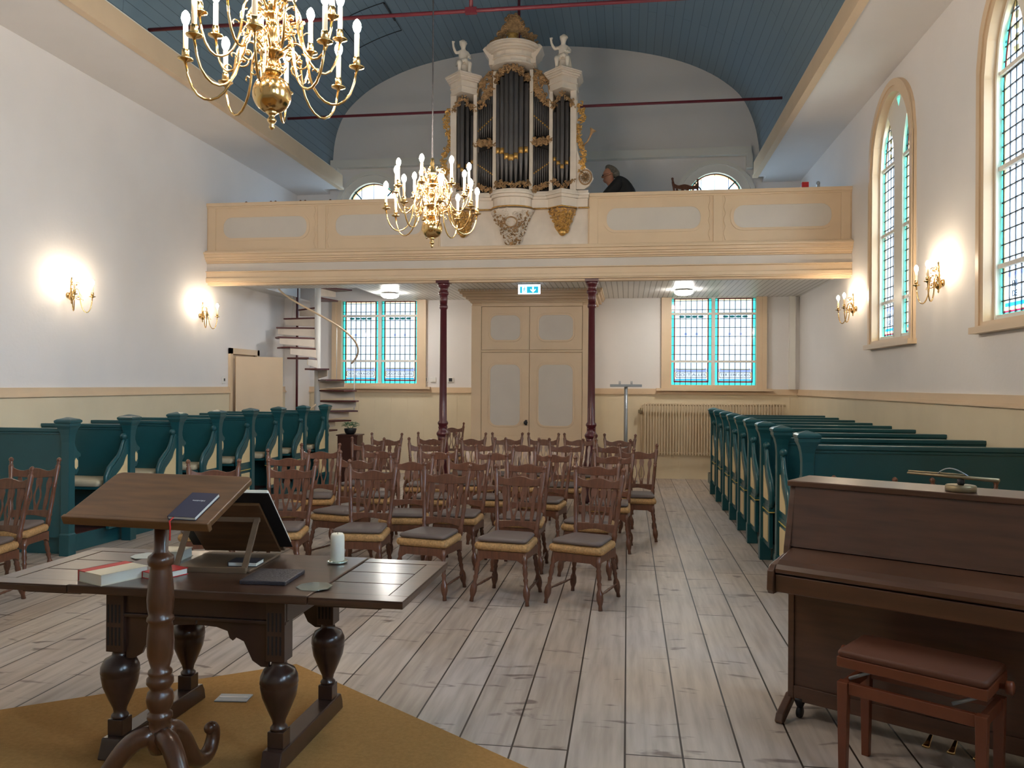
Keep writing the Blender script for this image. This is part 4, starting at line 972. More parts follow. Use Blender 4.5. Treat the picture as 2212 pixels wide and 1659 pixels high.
# plant on cabinet
t = thing('plant_cabinet', 'small dark brown cabinet at the stair foot', 'cabinet', (-4.61, 13.25, 0)); mb = MB(); mb.bx(-.17,.17,-.15,.15,0,.78); mb.bx(-.19,.19,-.17,.17,.78,.80); mb.build('body', M['cab'], t, .004); d_ = MB().bx(-.15,.15,-.16,-.15,.06,.74).build('door', M['cab'], t, .003)
t = thing('potted_plant', 'bushy green plant in dark bowl on the brown cabinet', 'plant', (-4.61, 13.25, .80)); MB().lathe([(.06,0),(.09,.03),(.105,.09),(.10,.10),(.08,.085)], seg=18).build('bowl', M['pot'], t)
mb = MB(); rr = random.Random(3)
for k in range(130):
    a = rr.uniform(0, 6.28); rad = rr.uniform(.01,.13); z = .10+.10*math.sqrt(max(0,1-(rad/.15)**2))*rr.uniform(.4,1.1)
    x, y = rad*math.cos(a), rad*math.sin(a); l = rr.uniform(.02,.035); b = a+rr.uniform(-1,1)
    mb.add([(x,y,z),(x+l*math.cos(b)-l*.4*math.sin(b),y+l*math.sin(b)+l*.4*math.cos(b),z+.012),(x+2*l*math.cos(b),y+2*l*math.sin(b),z-.004),(x+l*math.cos(b)+l*.4*math.sin(b),y+l*math.sin(b)-l*.4*math.cos(b),z+.012)], [(0,1,2,3)], True)
for k in range(10): a = k*.63; mb.tube([(0,0,.06),(.05*math.cos(a),.05*math.sin(a),.12),(.09*math.cos(a),.09*math.sin(a),.13)], .003, 5)
mb.build('foliage', M['green'], t)

# ================================================================ CHAIRS
def make_chair(label, grp):
    t = thing('dining_chair', label, 'chair', (0,0,0), 0, grp); W = M['chair']
    foot = [(-.225,-.215),(.225,-.215),(.185,.19),(-.185,.19)]
    def rounded(poly, r, n=4):
        out = []
        for i in range(len(poly)):
            p0, p1, p2 = Vector(poly[i-1]), Vector(poly[i]), Vector(poly[(i+1) % len(poly)])
            a = p1+(p0-p1).normalized()*r; b = p1+(p2-p1).normalized()*r
            for k in range(n+1):
                s = k/n; out.append(tuple(a*(1-s)**2+p1*2*s*(1-s)+b*s*s))
        return out
    MB().pillow(rounded(foot, .05), .385, .447, .026, .02).build('seat', M['rush'], t)
    MB().pillow(rounded([(-.205,-.205),(.205,-.205),(.165,.165),(-.165,.165)], .05), .446, .487, .016, .03).build('cushion', M['cush'], t)
    ap = MB()
    for s in (-1, 1): ap.prism([(-.19,.30),(-.12,.325),(.12,.325),(.165,.30),(.165,.385),(-.19,.385)], s*.175-.011, s*.175+.011, 'YZ')
    for y, w_ in ((-.19,.18),(.17,.155)): ap.prism([(-w_,.295),(-w_*.7,.325),(w_*.7,.325),(w_,.295),(w_,.385),(-w_,.385)], y-.011, y+.011, 'XZ')
    ap.build('seat_frame', W, t)
    lp = [(0,.022),(.18,.022),(.24,.015),(.28,.021),(.33,.017),(.40,.021),(.48,.014),(.52,.020),(.56,.016),(.62,.014),(.70,.026),(.80,.028),(.88,.020),(.91,.015),(1,.017)]
    for (x0, y0, x1, y1) in ((-.175,-.175,-.222,-.238),(.175,-.175,.222,-.238),(-.150,.155,-.195,.205),(.150,.155,.195,.205)):
        m_ = MB(); m_.turned((x0,y0,.385), (x1,y1,0), lp, 8); m_.build('leg', W, t)
    for s in (-1, 1): MB().turned((s*.212,-.222,.105), (s*.187,.195,.105), [(0,.007),(.2,.007),(.35,.011),(.45,.009),(.5,.012),(.55,.009),(.65,.011),(.8,.007),(1,.007)], 7).build('stretcher', W, t)
    pp = [(0,.020),(.10,.022),(.14,.016),(.17,.021),(.20,.017),(.40,.019),(.56,.016),(.58,.020),(.60,.014),(.62,.019),(.64,.015),(.86,.021),(.885,.018),(.90,.011),(.915,.018),(.93,.012),(.945,.017),(.965,.021),(.985,.016),(1,.005)]
    for s in (-1, 1): MB().turned((s*.160,.185,.42), (s*.208,.28,1.0), pp, 8).build('back_post', W, t)
    def bow(x): return .022*(1-(x/.2)**2)
    def rail(name, zb, zt, yb, hw, th=.018):
        m_ = MB(); n = 12; vs = []; fs = []
        for i in range(n+1):
            x = -hw+2*hw*i/n; y = yb+bow(x)*.9
            for yy, zz in ((y-th/2, zb(x)), (y+th/2, zb(x)), (y+th/2+.006, zt(x)), (y-th/2+.006, zt(x))): vs.append((x, yy, zz))
        for i in range(n): fs += [(4*i+k, 4*i+(k+1) % 4, 4*i+4+(k+1) % 4, 4*i+4+k) for k in range(4)]
        fs += [(3,2,1,0),(4*n,4*n+1,4*n+2,4*n+3)]
        m_.add(vs, fs); o_ = m_.build(name, W, t, .004); return o_
    rail('crest_rail', lambda x: .828-.006*math.cos(x/.2*PI), lambda x: .893+.014*math.cos(abs(x)/.2*2*PI*.72)+.030*max(0,abs(x)/.2-.55)/.45, .262, .198)
    rail('lower_rail', lambda x: .50+.012*math.cos(x/.18*PI*1.0), lambda x: .555, .195, .166)
    sh = Matrix(((1,0,0,0),(0,1,.235,.075+.012),(0,0,1,0),(0,0,0,1)))
    def slat(x, kind):
        m_ = MB(); m_.T = sh; z0, z1 = .548, .832
        if kind == 0:
            O = []; I = []
            for k in range(17):
                s = k/16; w_ = .016+.018*math.exp(-((s-.42)/.20)**2)+.010*math.exp(-((s-.86)/.12)**2); O.append((w_, z0+(z1-z0)*s))
            for k in range(9):
                s = .16+.56*k/8; w_ = .0175*math.sin(PI*k/8)**.8; I.append((w_, z0+(z1-z0)*s))
            for sg in (-1, 1):
                # side strips round the pierced eye
                L2 = [(sg*w_+x, z) for w_, z in O]; i2 = []
                for w_, z in O:
                    s = (z-z0)/(z1-z0)
                    ww = .022*math.sin(PI*(s-.16)/.56)**.8 if .16 < s < .72 else 0
                    i2.append((x+sg*ww, z))
                m_.band(L2, i2, -.006, .006, 'XZ', closed=False)
        else:
            O = [(.011+.012*math.exp(-((k/14-.80)/.14)**2)+.005*math.exp(-((k/14-.3)/.2)**2), z0+(z1-z0)*k/14) for k in range(15)]
            off = lambda z: x+(.02 if x > 0 else -.02)*((z-z0)/(z1-z0))
            m_.prism([(off(z)+w_, z) for w_, z in O]+[(off(z)-w_, z) for w_, z in reversed(O)], -.006, .006, 'XZ')
        m_.build('slat', W, t)
    for x, k in ((-.112,1),(-.040,0),(.040,0),(.112,1)): slat(x, k)
    return t
ORD = ['leftmost', 'second from left', 'third from left', 'fourth from left', 'fifth from left', 'sixth from left', 'rightmost']
rows = [
 [(-2.87,6.75,6),(-2.16,6.80,2),(-1.48,6.66,-12),(-.86,6.60,-10),(-.22,6.58,-20)],
 [(-3.34,7.77,8),(-2.58,7.66,-14),(-2.04,7.62,5),(-1.50,7.70,-6),(-.92,7.63,-4),(-.27,7.52,-10)],
 [(-3.32,8.58,10),(-2.70,8.78,3),(-2.05,8.78,2),(-1.43,8.82,3),(-.78,8.70,-12),(-.14,8.62,-6)],
 [(-3.14,9.68,-4),(-2.44,9.78,10),(-1.82,9.95,6),(-1.28,10.0,0),(-.74,10.0,1),(-.17,10.0,1)],
 [(-3.18,10.60,0),(-2.62,10.86,-8),(-2.11,10.98,-4),(-1.62,11.05,1),(-1.13,11.10,-2),(-.64,11.10,-1),(-.10,11.10,-6)]]
RN = ['front row of the loose seating, nearest the table', 'second row of the loose seating', 'middle row of the loose seating', 'fourth row of the loose seating', 'back row before the iron columns']
RS = ['in the front row by the table', 'in the second row of loose chairs', 'in the middle row of loose chairs', 'in the fourth row of loose chairs', 'in the back row near the columns']
proto = None
def place_chair(x, y, rz, label, grp, z=0):
    global proto
    px, py = x+.28*math.sin(R(rz)), y-.28*math.cos(R(rz))
    if proto is None:
        proto = make_chair(label, grp); proto.location = (px, py, z); proto.rotation_euler = (0,0,R(rz)); return proto
    return dup(proto, (px, py, z), R(rz), label, grp)
for r, row in enumerate(rows):
    for c, (x, y, rz) in enumerate(row):
        nm = 'rightmost' if c == len(row)-1 else ORD[c]
        place_chair(x, y, rz, 'brown rush-seat chair with cushion, %s %s' % (nm, RS[r]), 'loose chairs in the middle of the church')
place_chair(.12, 9.28, -4, 'brown chair at the aisle end beside the middle rows', 'loose chairs in the middle of the church')
place_chair(-2.98, 13.75, 6, 'lone brown chair against the wainscot left of the portal', 'single chairs')
place_chair(-4.74, 5.72, 3, 'brown chair at far left edge, nearer of the two before the pew', 'chairs left of the table')
place_chair(-5.06, 6.43, 8, 'brown chair at far left, standing closest to the pew front', 'chairs left of the table')
place_chair(-3.50, 6.58, 22, 'brown chair whose back shows above the lectern desk', 'chairs left of the table')
place_chair(1.70, 6.24, -5, 'chair behind the piano, finials left of the brass lamp', 'chairs behind the piano')
place_chair(2.37, 6.22, -5, 'chair behind the piano at the right edge of the picture', 'chairs behind the piano')
for k, x in enumerate((-5.81,-5.32,-4.83)): place_chair(x, 12.3, 0, 'gallery chair with finials above the left parapet, %s' % ('nearest the side wall','middle one','nearest the arched window')[k], 'chairs on the gallery', 3.536)
place_chair(.86, 12.9, 18, 'gallery chair showing its crest before the right arched window', 'chairs on the gallery', 3.851)
proto_box = thing('gallery_step', 'low wooden step under the gallery chair right of the organist', 'step', (.9, 12.75, 3.501)); MB().bx(-.45,.45,-.45,.45,0,.345).build('top', M['step'], proto_box)
t = thing('hymn_book', 'small red book on the gallery parapet near the right wall', 'book', (2.35, 11.48, 4.31)); MB().bx(-.045,.045,-.03,.03,0,.085).build('cover', M['bookred'], t, .004); MB().bx(-.038,.038,-.025,.025,.0,.090).build('pages', M['paper'], t)
t = thing('desk_lamp', 'small grey clip lamp on the parapet right of the red book', 'lamp', (2.52, 11.48, 4.31)); MB().bx(-.02,.02,-.02,.02,0,.05).build('clip', M['steel'], t); MB().ball((0,0,.07), .028, 10, 6).build('head', M['steel'], t)

# ================================================================ PEWS
def sq(mb, prof, cx=0, cy=0, ky=1.0):
    vs = []; fs = []
    for h, z in prof: vs += [(cx-h,cy-h*ky,z),(cx+h,cy-h*ky,z),(cx+h,cy+h*ky,z),(cx-h,cy+h*ky,z)]
    n = len(prof)
    for j in range(n-1):
        for k in range(4): fs.append((4*j+k, 4*j+(k+1) % 4, 4*j+4+(k+1) % 4, 4*j+4+k))
    fs += [(3,2,1,0), tuple(4*(n-1)+k for k in range(4))]; mb.add(vs, fs)
def make_pew(side, L, front, label, grp, loc, cushion=True):
    s = side; t = thing('church_pew', label, 'pew', loc, 0, grp); T = M['teal']
    mb = MB(); sq(mb, [(.052,0),(.052,.20),(.044,.215),(.042,1.08),(.048,1.15),(.060,1.20),(.078,1.235),(.078,1.26)]); mb.build('end_post', T, t, .004)
    mb = MB(); sq(mb, [(.080,1.26),(.086,1.268),(.086,1.285),(.070,1.297),(.01,1.315)]); mb.build('post_cap', T, t)
    a, b = sorted((s*.04, s*L))
    mb = MB(); mb.bx(a, b, -.014, .014, .17, 1.17); mb.build('backrest', T, t)
    mb = MB(); mb.bx(a, b, -.035, .045, 1.175, 1.21); mb.bx(a, b, -.024, .028, 1.150, 1.175); mb.build('top_rail', T, t, .006)
    mb = MB(); mb.bx(a, b, .014, .15, .965, .985); mb.bx(a, b, .135, .150, .985, 1.0); mb.build('book_ledge', T, t, .003)
    # bracket with a pierced hexagon behind the post
    O = [(.04,1.10),(.075,1.06),(.115,.99),(.165,.955),(.165,.93),(.135,.925),(.135,.80),(.105,.76),(.075,.77),(.04,.72)]
    hx = [(.095+.028*math.sin(PI*k/3), .865+.055*math.cos(PI*k/3)) for k in range(6)]
    xb = (-.022, .014)
    br = MB(); br.prism(O, xb[0], xb[1], 'YZ'); bo = br.build('ledge_bracket', T, t)
    br = MB(); br.prism(hx, xb[0]-.004, xb[1]+.004, 'YZ'); br.ball((-.024*s*0-.0, .055, .775), .012, 8, 5) if 0 else None; br.build('hexagon_inset', M['teal_in'], bo)
    if front: return t
    # seat end with S-curved arm
    def arm(off):
        return [(-.06-off*.3,1.03-off*.2),(-.085-off*0,.98),(-.11+off*.4,.90),(-.165+off,.82),(-.25+off,.76),(-.325+off,.69),(-.345+off,.62)]
    O = [(-.03,.17),(-.03,1.06),(-.07,1.06),(-.10,1.02),(-.125,.96),(-.17,.89),(-.24,.83),(-.32,.77),(-.37,.69),(-.375,.58),(-.35,.53),(-.36,.49),(-.36,.17)]
    ep = MB(); ep.prism(O, -.018, .018, 'YZ'); eo = ep.build('arm_panel', T, t, .005)
    mb = MB(); mb.tube([(0,-.09,1.07),(0,-.115,1.03),(0,-.145,.96),(0,-.19,.895),(0,-.26,.845),(0,-.34,.785),(0,-.39,.70),(0,-.395,.58),(0,-.37,.53)], [.012,.015,.018,.020,.022,.024,.024,.020,.014], 8); mb.build('armrest', T, t)
    mb = MB(); mb.ball((0,-.10,1.09), .033, 12, 8); mb.build('knob', T, t)
    ins = MB()
    U_ = [(-.065,.60),(-.065,.90),(-.09,.87),(-.13,.80),(-.19,.75),(-.26,.70),(-.30,.64),(-.30,.60)]
    for q in (-1, 1): ins.prism(U_, q*.021-.003, q*.021+.003, 'YZ'); ins.bx(q*.021-.003, q*.021+.003, -.30, -.065, .22, .46)
    ins.build('cream_insets', M['teal_in'], eo)
    mb = MB(); mb.bx(-.024,.024,-.385,-.04,.505,.545); mb.build('cross_moulding', T, eo, .003)
    mb = MB()
    for q in (-1, 1): mb.bx(q*.026-.002, q*.026+.002, -.385, -.04, .498, .506)
    mb.bx(-.027,.027,-.389,-.385,.498,.506); mb.build('yellow_line', M['yellow'], eo)
    mb = MB(); mb.bx(a, b, -.40, -.014, .57, .60); mb.bx(a, b, -.37,-.35,.17,.57) if 0 else None; mb.build('seat', T, t, .004)
    if cushion:
        mb = MB(); q0, q1 = sorted((s*.06, s*(L-.03))); mb.pillow(rpoly(q0, q1, -.42, -.03, .03, 3), .60, .665, .03, .02); mb.build('seat_cushion', M['bcush'], t)
    return t
RY = [12.79,11.99,11.17,10.40,9.67,8.90,8.08,7.24]
PN = ['rearmost','second from the back wall','third from the back wall','fourth from the back wall','fifth from the back wall','sixth from the back wall','seventh from the back wall','second from the front']
base = make_pew(1, XR-.02-1.30, False, 'teal pew in the right block, rearmost beside the radiator', 'teal pews in the right block', (1.30, RY[0], 0), False)
for k in range(1, 8): dup(base, (1.30, RY[k], 0), 0, 'teal pew in the right block, %s' % PN[k])
make_pew(1, XR-.02-1.33, True, 'teal front screen of the right pew block behind the piano', 'teal pews in the right block', (1.335, 6.40, 0))
LP = [(-5.27,7.13),(-5.18,7.96),(-5.12,8.78),(-5.06,9.60),(-5.02,10.42),(-4.98,11.22),(-4.93,12.01),(-4.88,12.80)]
LN = ['','nearest row behind the front screen','third post from the front','fourth post from the front','fifth post from the front','sixth post from the front','second from the staircase','rearmost beside the spiral staircase']
make_pew(-1, 6.18-5.27, True, 'teal front screen of the left pew block beside two chairs', 'teal pews in the left block', (LP[0][0], LP[0][1], 0))
for k in range(1, 8): make_pew(-1, 6.18+LP[k][0], False, 'teal pew in the left block, %s' % LN[k], 'teal pews in the left block', (LP[k][0], LP[k][1], 0))
def platform(name, poly, label):
    t = thing(name, label, 'platform'); MB().prism(poly, .0, .165, 'XY').build('teal_side', M['teal'], t, .004)
    cx = sum(p[0] for p in poly)/4; cy = sum(p[1] for p in poly)/4
    MB().prism([(cx+(x-cx)*.985, cy+(y-cy)*.998) for x, y in poly], .165, .170, 'XY').build('boards', M['step'], t)
platform('pew_platform', [(1.365,6.48),(XR-.02,6.48),(XR-.02,14.35),(1.365,14.35)], 'low teal-sided platform carrying the right pew block')
platform('pew_platform', [(XL+.02,7.18),(-5.33,7.18),(-4.95,12.86),(XL+.02,12.86)][::-1], 'low teal-sided platform carrying the left pew block')

# ================================================================ RUG
t = MB().prism([(-1.91,4.57),(-.43,3.50),(1.2,2.32),(1.2,-.6),(-5.2,-.6),(-5.2,2.16),(-3.101,3.703)][::-1], 0, .009, 'XY').build('carpet', M['carpet']); tag(t, 'ochre carpet with pointed corner under the table and lectern', 'carpet')
t = thing('floor_socket', 'small pale floor plate on the ochre carpet under the table', 'floor socket', (-2.02, 4.02, .009), R(6)); MB().bx(-.085,.085,-.05,.05,0,.006).build('plate', M['steel'], t, .002); MB().bx(-.075,.075,-.004,.004,.006,.008).build('slot', M['white'], t)

# ================================================================ TABLE
tb = thing('refectory_table', 'dark oak draw-leaf table with bulbous legs on the carpet', 'table', (-1.845, 3.63, .009), R(-1.2))
TZ = .762
mb = MB(); mb.bx(-.555,.545,-.385,.385,TZ-.038,TZ); mb.build('table_top', M['oak'], tb, .005)
def leaf(x0, x1):
    mb = MB(); zt = TZ-.004; s = 1 if x1 > 0 else -1
    mb.bx(x0, x1, -.385, .385, zt-.032, zt-.006); fr = .085
    mb.bx(x0, x1, -.385, -.385+fr, zt-.006, zt); mb.bx(x0, x1, .385-fr, .385, zt-.006, zt)
    e0, e1 = (x1-fr, x1) if s > 0 else (x0, x0+fr); mb.bx(e0, e1, -.385+fr, .385-fr, zt-.006, zt)
    i0, i1 = (x0, x1-fr) if s > 0 else (x0+fr, x1)
    for k in range(3): w_ = (.77-2*fr)/3; mb.bx(i0+.003, i1-.003, -.385+fr+w_*k+.003, -.385+fr+w_*(k+1)-.003, zt-.006, zt-.0015)
    lo = mb.build('draw_leaf', M['oak'], tb, .003)
    mb = MB()
    for y in (-.27,.27): mb.bx((x0 if s > 0 else x0+.12), (x1-.12 if s > 0 else x1), y-.025, y+.025, zt-.062, zt-.033)
    mb.build('slide_bearer', M['oakleg'], lo)
leaf(.549, .955); leaf(-.965, -.559)
mb = MB(); mb.bx(-.42,.42,-.300,-.275,TZ-.135,TZ-.040); mb.bx(-.42,.42,-.312,-.275,TZ-.150,TZ-.135); mb.bx(-.42,.42,.30,.325,TZ-.15,TZ-.04)
for x in (-.40,.40): mb.bx(x-.012,x+.012,-.30,.30,TZ-.15,TZ-.04)
mb.build('apron', M['oakleg'], tb, .003)
def bracket(sx, y):
    q = [(.0,.0),(.0,-.19),(-.035,-.19),(-.075,-.165),(-.10,-.115),(-.115,-.085),(-.15,-.07),(-.165,-.085),(-.18,-.075),(-.19,-.045),(-.24,-.03),(-.33,-.025),(-.33,0)]
    poly = [(sx*(.335+x), TZ-.148+z) for x, z in q]; mb = MB(); mb.prism(poly if sx > 0 else poly[::-1], y-.009, y+.009, 'XZ'); mb.build('scalloped_bracket', M['oakleg'], tb, .002)
for sx in (-1, 1): bracket(sx, -.285); bracket(sx, .30)
for sx in (-1, 1):
    for sy in (-1, 1):
        x, y = sx*.375, sy*.275
        mb = MB(); mb.lathe([(.030,.150),(.038,.165),(.026,.180),(.030,.20),(.050,.245),(.072,.30),(.080,.345),(.078,.352),(.082,.358),(.080,.385),(.066,.415),(.036,.432),(.032,.450),(.040,.458)], (x, y, 0), 22)
        mb.bx(x-.036,x+.036,y-.036,y+.036,.085,.155); lg = mb.build('leg', M['oakleg'], tb, .003)
        mb = MB(); mb.bx(x-.042,x+.042,y-.042,y+.042,.455,TZ-.04); bk = mb.build('fluted_block', M['oakleg'], lg, .003)
        mb = MB()
        for k in range(4):
            for z0, z1 in ((.485,.565),(.585,.665)): mb.bx(x-.030+.018*k-.0035, x-.030+.018*k+.0035, y-.044, y-.041, z0, z1)
        mb.build('flute_shade_bars', M['dark'], bk)  # black bars stand in for the shade inside the carved grooves
    q = [(-.37,0),(-.35,.055),(-.34,.085),(-.32,.085),(.32,.085),(.34,.085),(.36,.05),(.37,0)]
    mb = MB(); mb.prism(q, sx*.375-.045, sx*.375+.045, 'YZ'); mb.build('sledge_foot', M['oakleg'], tb, .006)
TT = TZ+.009
def book(name, loc, rz, w_, d_, h, cov, label, spine=None, ribbon=False):
    t = thing(name, label, 'book', loc, rz)
    mb = MB(); mb.bx(-w_/2,w_/2,-d_/2,d_/2,0,.003); mb.bx(-w_/2,w_/2,-d_/2,d_/2,h-.003,h); mb.bx(-w_/2,-w_/2+.003,-d_/2,d_/2,0,h); mb.build('cover', cov, t)
    mb = MB(); mb.bx(-w_/2+.003,w_/2-.004,-d_/2+.003,d_/2-.003,.003,h-.003); mb.build('pages', M['paper'], t)
    if spine: mb = MB(); mb.bx(-w_/2-.001,-w_/2+.055,-d_/2-.0005,d_/2+.0005,h-.0028,h+.001); mb.bx(-w_/2-.002,-w_/2+.004,-d_/2,d_/2,-.0,h+.001); mb.build('red_spine', spine, t)
    return t
book('thick_book', (-2.275,3.385,TT), R(-24), .175, .225, .048, M['bookcream'], 'thick cream book with red spine strip on table left end', M['bookred'])
book('red_book', (-2.078,3.470,TT), R(-24), .11, .16, .030, M['bookred'], 'red covered book on the table partly behind the lectern pole')
book('cream_book', (-2.245,3.83,TT), R(4), .13, .13, .045, M['bookcream'], 'pale thick book beside the bookstand at the table back')
book('brown_book', (-1.80,3.70,TT+.0125), R(4), .14, .10, .022, M['folder'], 'small pale-edged book lying under the wooden bookstand')
t = thing('grey_folder', 'slanted dark grey folder lying on the table beside bookstand', 'folder', (-1.575,3.50,TT), R(2)); MB().bx(-.105,.105,-.12,.12,0,.018).build('folder_cover', M['folder'], t, .004)
# candle and mirror coasters
t = thing('pillar_candle', 'white pillar candle on small glass dish at table back', 'candle', (-1.405,3.86,TT)); MB().lathe([(.026,.008),(.034,.016),(.034,.125),(.032,.138),(.026,.145),(.012,.140),(0,.138)], seg=24).build('candle', M['wax'], t)
MB().lathe([(.045,.0),(.052,.010),(.048,.012),(.04,.006),(0,.006)], seg=20).build('glass_dish', M['mirror'], t); MB().tube([(0,0,.138),(.001,0,.150)], .0012, 5).build('wick', M['dark'], t)
def coaster(x, y, z, rz, label):
    t = thing('mirror_coaster', label, 'coaster', (x, y, z), rz, 'octagonal mirror coasters'); MB().prism([(.078*math.cos(PI*k/4+.39), .078*math.sin(PI*k/4+.39)) for k in range(8)], 0, .004, 'XY').build('mirror', M['mirror'], t, .001)
coaster(-1.335, 3.385, TT, 0, 'octagonal mirror coaster at table front right of the folder'); coaster(-2.41, 3.86, TT-.003, .2, 'octagonal mirror coaster at table back left of lectern')
# bookstand with open black book, seen from behind
st = thing('bookstand', 'wooden tilting bookstand seen from behind, holding open black book', 'bookstand', (-1.93, 3.78, TT), R(3))
tilt = Matrix.Translation((0,.17,.028)) @ Matrix.Rotation(R(46), 4, 'X')     # board leans towards the camera at the top
mb = MB(); mb.T = tilt; mb.bx(-.20,.20,-.008,.008,0,.40); mb.build('slanted_board', M['lect'], st, .003)
mb = MB(); mb.T = tilt; mb.bx(-.215,.215,.008,.045,-.012,.018); mb.build('ledge', M['ply'], st, .003)
mb = MB()
for s_ in (-1, 1):
    a = tilt @ Vector((s_*.165,-.012,.30)); b = Vector((s_*.165,-.215,.0))
    mb.add([(a.x-.014,a.y-.006,a.z),(a.x+.014,a.y-.006,a.z),(b.x+.014,b.y-.006,b.z),(b.x-.014,b.y-.006,b.z),(a.x-.014,a.y+.008,a.z),(a.x+.014,a.y+.008,a.z),(b.x+.014,b.y+.008,b.z),(b.x-.014,b.y+.008,b.z)], [(0,1,2,3),(7,6,5,4),(0,4,5,1),(1,5,6,2),(2,6,7,3),(3,7,4,0)])
a = tilt @ Vector((0,-.012,.29)); mb.bx(-.178,.178,a.y-.012,a.y+.004,a.z-.012,a.z+.012); mb.bx(-.178,.178,-.222,-.206,0,.026); mb.build('prop_frame', M['ply'], st, .002)
mb = MB(); mb.bx(-.19,.19,-.20,.19,-.0,.012); mb.build('base', M['ply'], st, .003)
bk = thing('open_bible', 'large open book with black cover resting on the bookstand', 'book', (-1.93, 3.78, TT), R(3))
mb = MB(); mb.T = tilt; mb.bx(-.262,.262,.009,.016,.019,.47); mb.build('cover', M['black'], bk, .003)
mb = MB(); mb.T = tilt; mb.bx(-.25,-.004,.016,.045,.024,.46); mb.bx(.004,.25,.016,.042,.024,.46); mb.build('pages', M['paper'], bk, .006)

# ================================================================ LECTERN
lc = thing('lectern', 'oak lectern with slanted desk on a turned pole and tripod', 'lectern', (-1.80, 2.975, .009), R(-6)); LW = M['lectleg']
MB().lathe([(.027,1.165),(.027,.985),(.034,.975),(.047,.965),(.050,.948),(.047,.932),(.038,.926),(.040,.915),(.046,.86),(.051,.80),(.049,.765),(.043,.735),(.050,.728),(.051,.715),(.044,.708),(.047,.69),(.051,.63),(.048,.58),(.034,.53),(.044,.520),(.046,.510),(.040,.502),(.050,.49),(.051,.472),(.040,.455),(.036,.448),(.047,.435),(.052,.41),(.046,.38),(.038,.366),(.036,.36),(.046,.352),(.048,.338),(.040,.325),(.041,.285),(.052,.278),(.056,.26),(.050,.235),(.034,.20),(.0,.19)], seg=26).build('turned_pole', LW, lc)
for a in (92, 212, 332):
    c, s_ = math.cos(R(a)), math.sin(R(a))
    pts = bez([(.02,.25),(.12,.27),(.17,.20),(.20,.10),(.23,.035),(.28,.015),(.33,.035),(.375,.055),(.40,.10),(.385,.135)] and [(.02,0,.245),(.11,0,.255),(.15,0,.17),(.20,0,.09),(.24,0,.025),(.31,0,.005),(.35,0,.045),(.385,0,.085),(.375,0,.135),(.345,0,.130)], 8)
    pts = [(p.x*c, p.x*s_, p.z+.022) for p in pts]
    n = len(pts); rr_ = [.040-.014*(i/(n-1)) for i in range(n)]; mb = MB(); mb.tube(pts, rr_, 10); mb.ball(pts[-1], .026, 10, 6); mb.build('leg', LW, lc)
bt = Matrix.Translation((0,0,1.190)) @ Matrix.Rotation(R(24.5), 4, 'X')
mb = MB(); mb.T = bt; mb.prism(rpoly(-.315,.315,-.155,.165,.03,4)[:10]+[(-.315,-.155),(.315,-.155)], -.011, .011, 'XY'); mb.build('desk', M['lect'], lc, .004)
mb = MB(); mb.T = bt; mb.bx(-.318,.318,-.175,-.155,-.022,.014); mb.build('front_lip', M['lect'], lc, .004)
mb = MB(); mb.T = bt; mb.bx(-.05,.05,-.11,.11,-.035,-.011); mb.bx(-.10,-.04,-.10,-.06,-.030,-.011); mb.build('support_block', LW, lc, .004)
bk = thing('psalm_book', 'dark blue book with red ribbon on the lectern desk', 'book', (-1.80, 2.975, .009), R(-6))
mb = MB(); mb.T = bt; mb.bx(.140,.256,-.154,.010,.012,.014); mb.bx(.140,.256,-.154,.010,.024,.026); mb.bx(.140,.142,-.154,.010,.012,.026); mb.build('cover', M['bookblue'], bk)
mb = MB(); mb.T = bt; mb.bx(.142,.255,-.153,.009,.014,.024); mb.build('pages', M['paper'], bk)
mb = MB(); mb.tube([bt @ Vector((.165,-.148,.022)), bt @ Vector((.165,-.178,.021)), bt @ Vector((.166,-.185,.0)), bt @ Vector((.164,-.205,-.045))], .0035, 6, flat=.4); mb.build('ribbon', M['ribbon'], bk)
tx = text_obj('TUSSENTIJDS', .0095, M['whiteink'], bk, (0,0,0), (0,0,0), name='cover_title', ext=.0002)
tx.matrix_local = bt @ Matrix.Translation((.203,-.045,.0264))

# ================================================================ PIANO
pn = thing('upright_piano', 'brown walnut upright piano at right with closed keyboard lid', 'piano', (.80, 4.255, 0), R(-31)); PW = M['piano']
# local: x along the piano, -y towards the player, y back
L = 1.50
def side(x0, x1):
    mb = MB(); mb.prism([(.30,.09),(.30,1.165),(.03,1.165),(.0,1.08),(-.065,.86),(-.07,.825),(-.24,.80),(-.275,.775),(-.28,.685),(-.26,.665),(-.24,.665),(-.0,.665),(-.0,.09)], x0, x1, 'YZ'); return mb.build('side_panel', PW, pn, .004)
side(0, .03); side(L-.03, L)
mb = MB(); mb.bx(-.008, L+.008, .0, .31, 1.150, 1.178); mb.build('top_lid', PW, pn, .005)
mb = MB(); mb.add([(.03,.012,1.148),(L-.03,.012,1.148),(L-.03,-.050,.86),(.03,-.050,.86),(.03,.04,1.148),(L-.03,.04,1.148),(L-.03,-.02,.86),(.03,-.02,.86)], [(0,3,2,1),(4,5,6,7),(0,1,5,4),(1,2,6,5),(2,3,7,6),(3,0,4,7)]); mb.build('upper_panel', PW, pn)
mb = MB(); mb.prism([(-.02,.855),(-.05,.855),(-.21,.822),(-.248,.805),(-.260,.785),(-.260,.765),(-.02,.765)], .032, L-.032, 'YZ'); mb.build('keyboard_lid', PW, pn, .006)
mb = MB(); mb.bx(.032, L-.032, -.255, 0, .675, .758); mb.build('key_bed', PW, pn, .005)
mb = MB(); mb.bx(.03, L-.03, .012, .03, .10, .665); mb.build('lower_panel', PW, pn)
mb = MB(); mb.bx(.03, L-.03, .0, .02, .085, .16); mb.build('bottom_rail', PW, pn, .003)
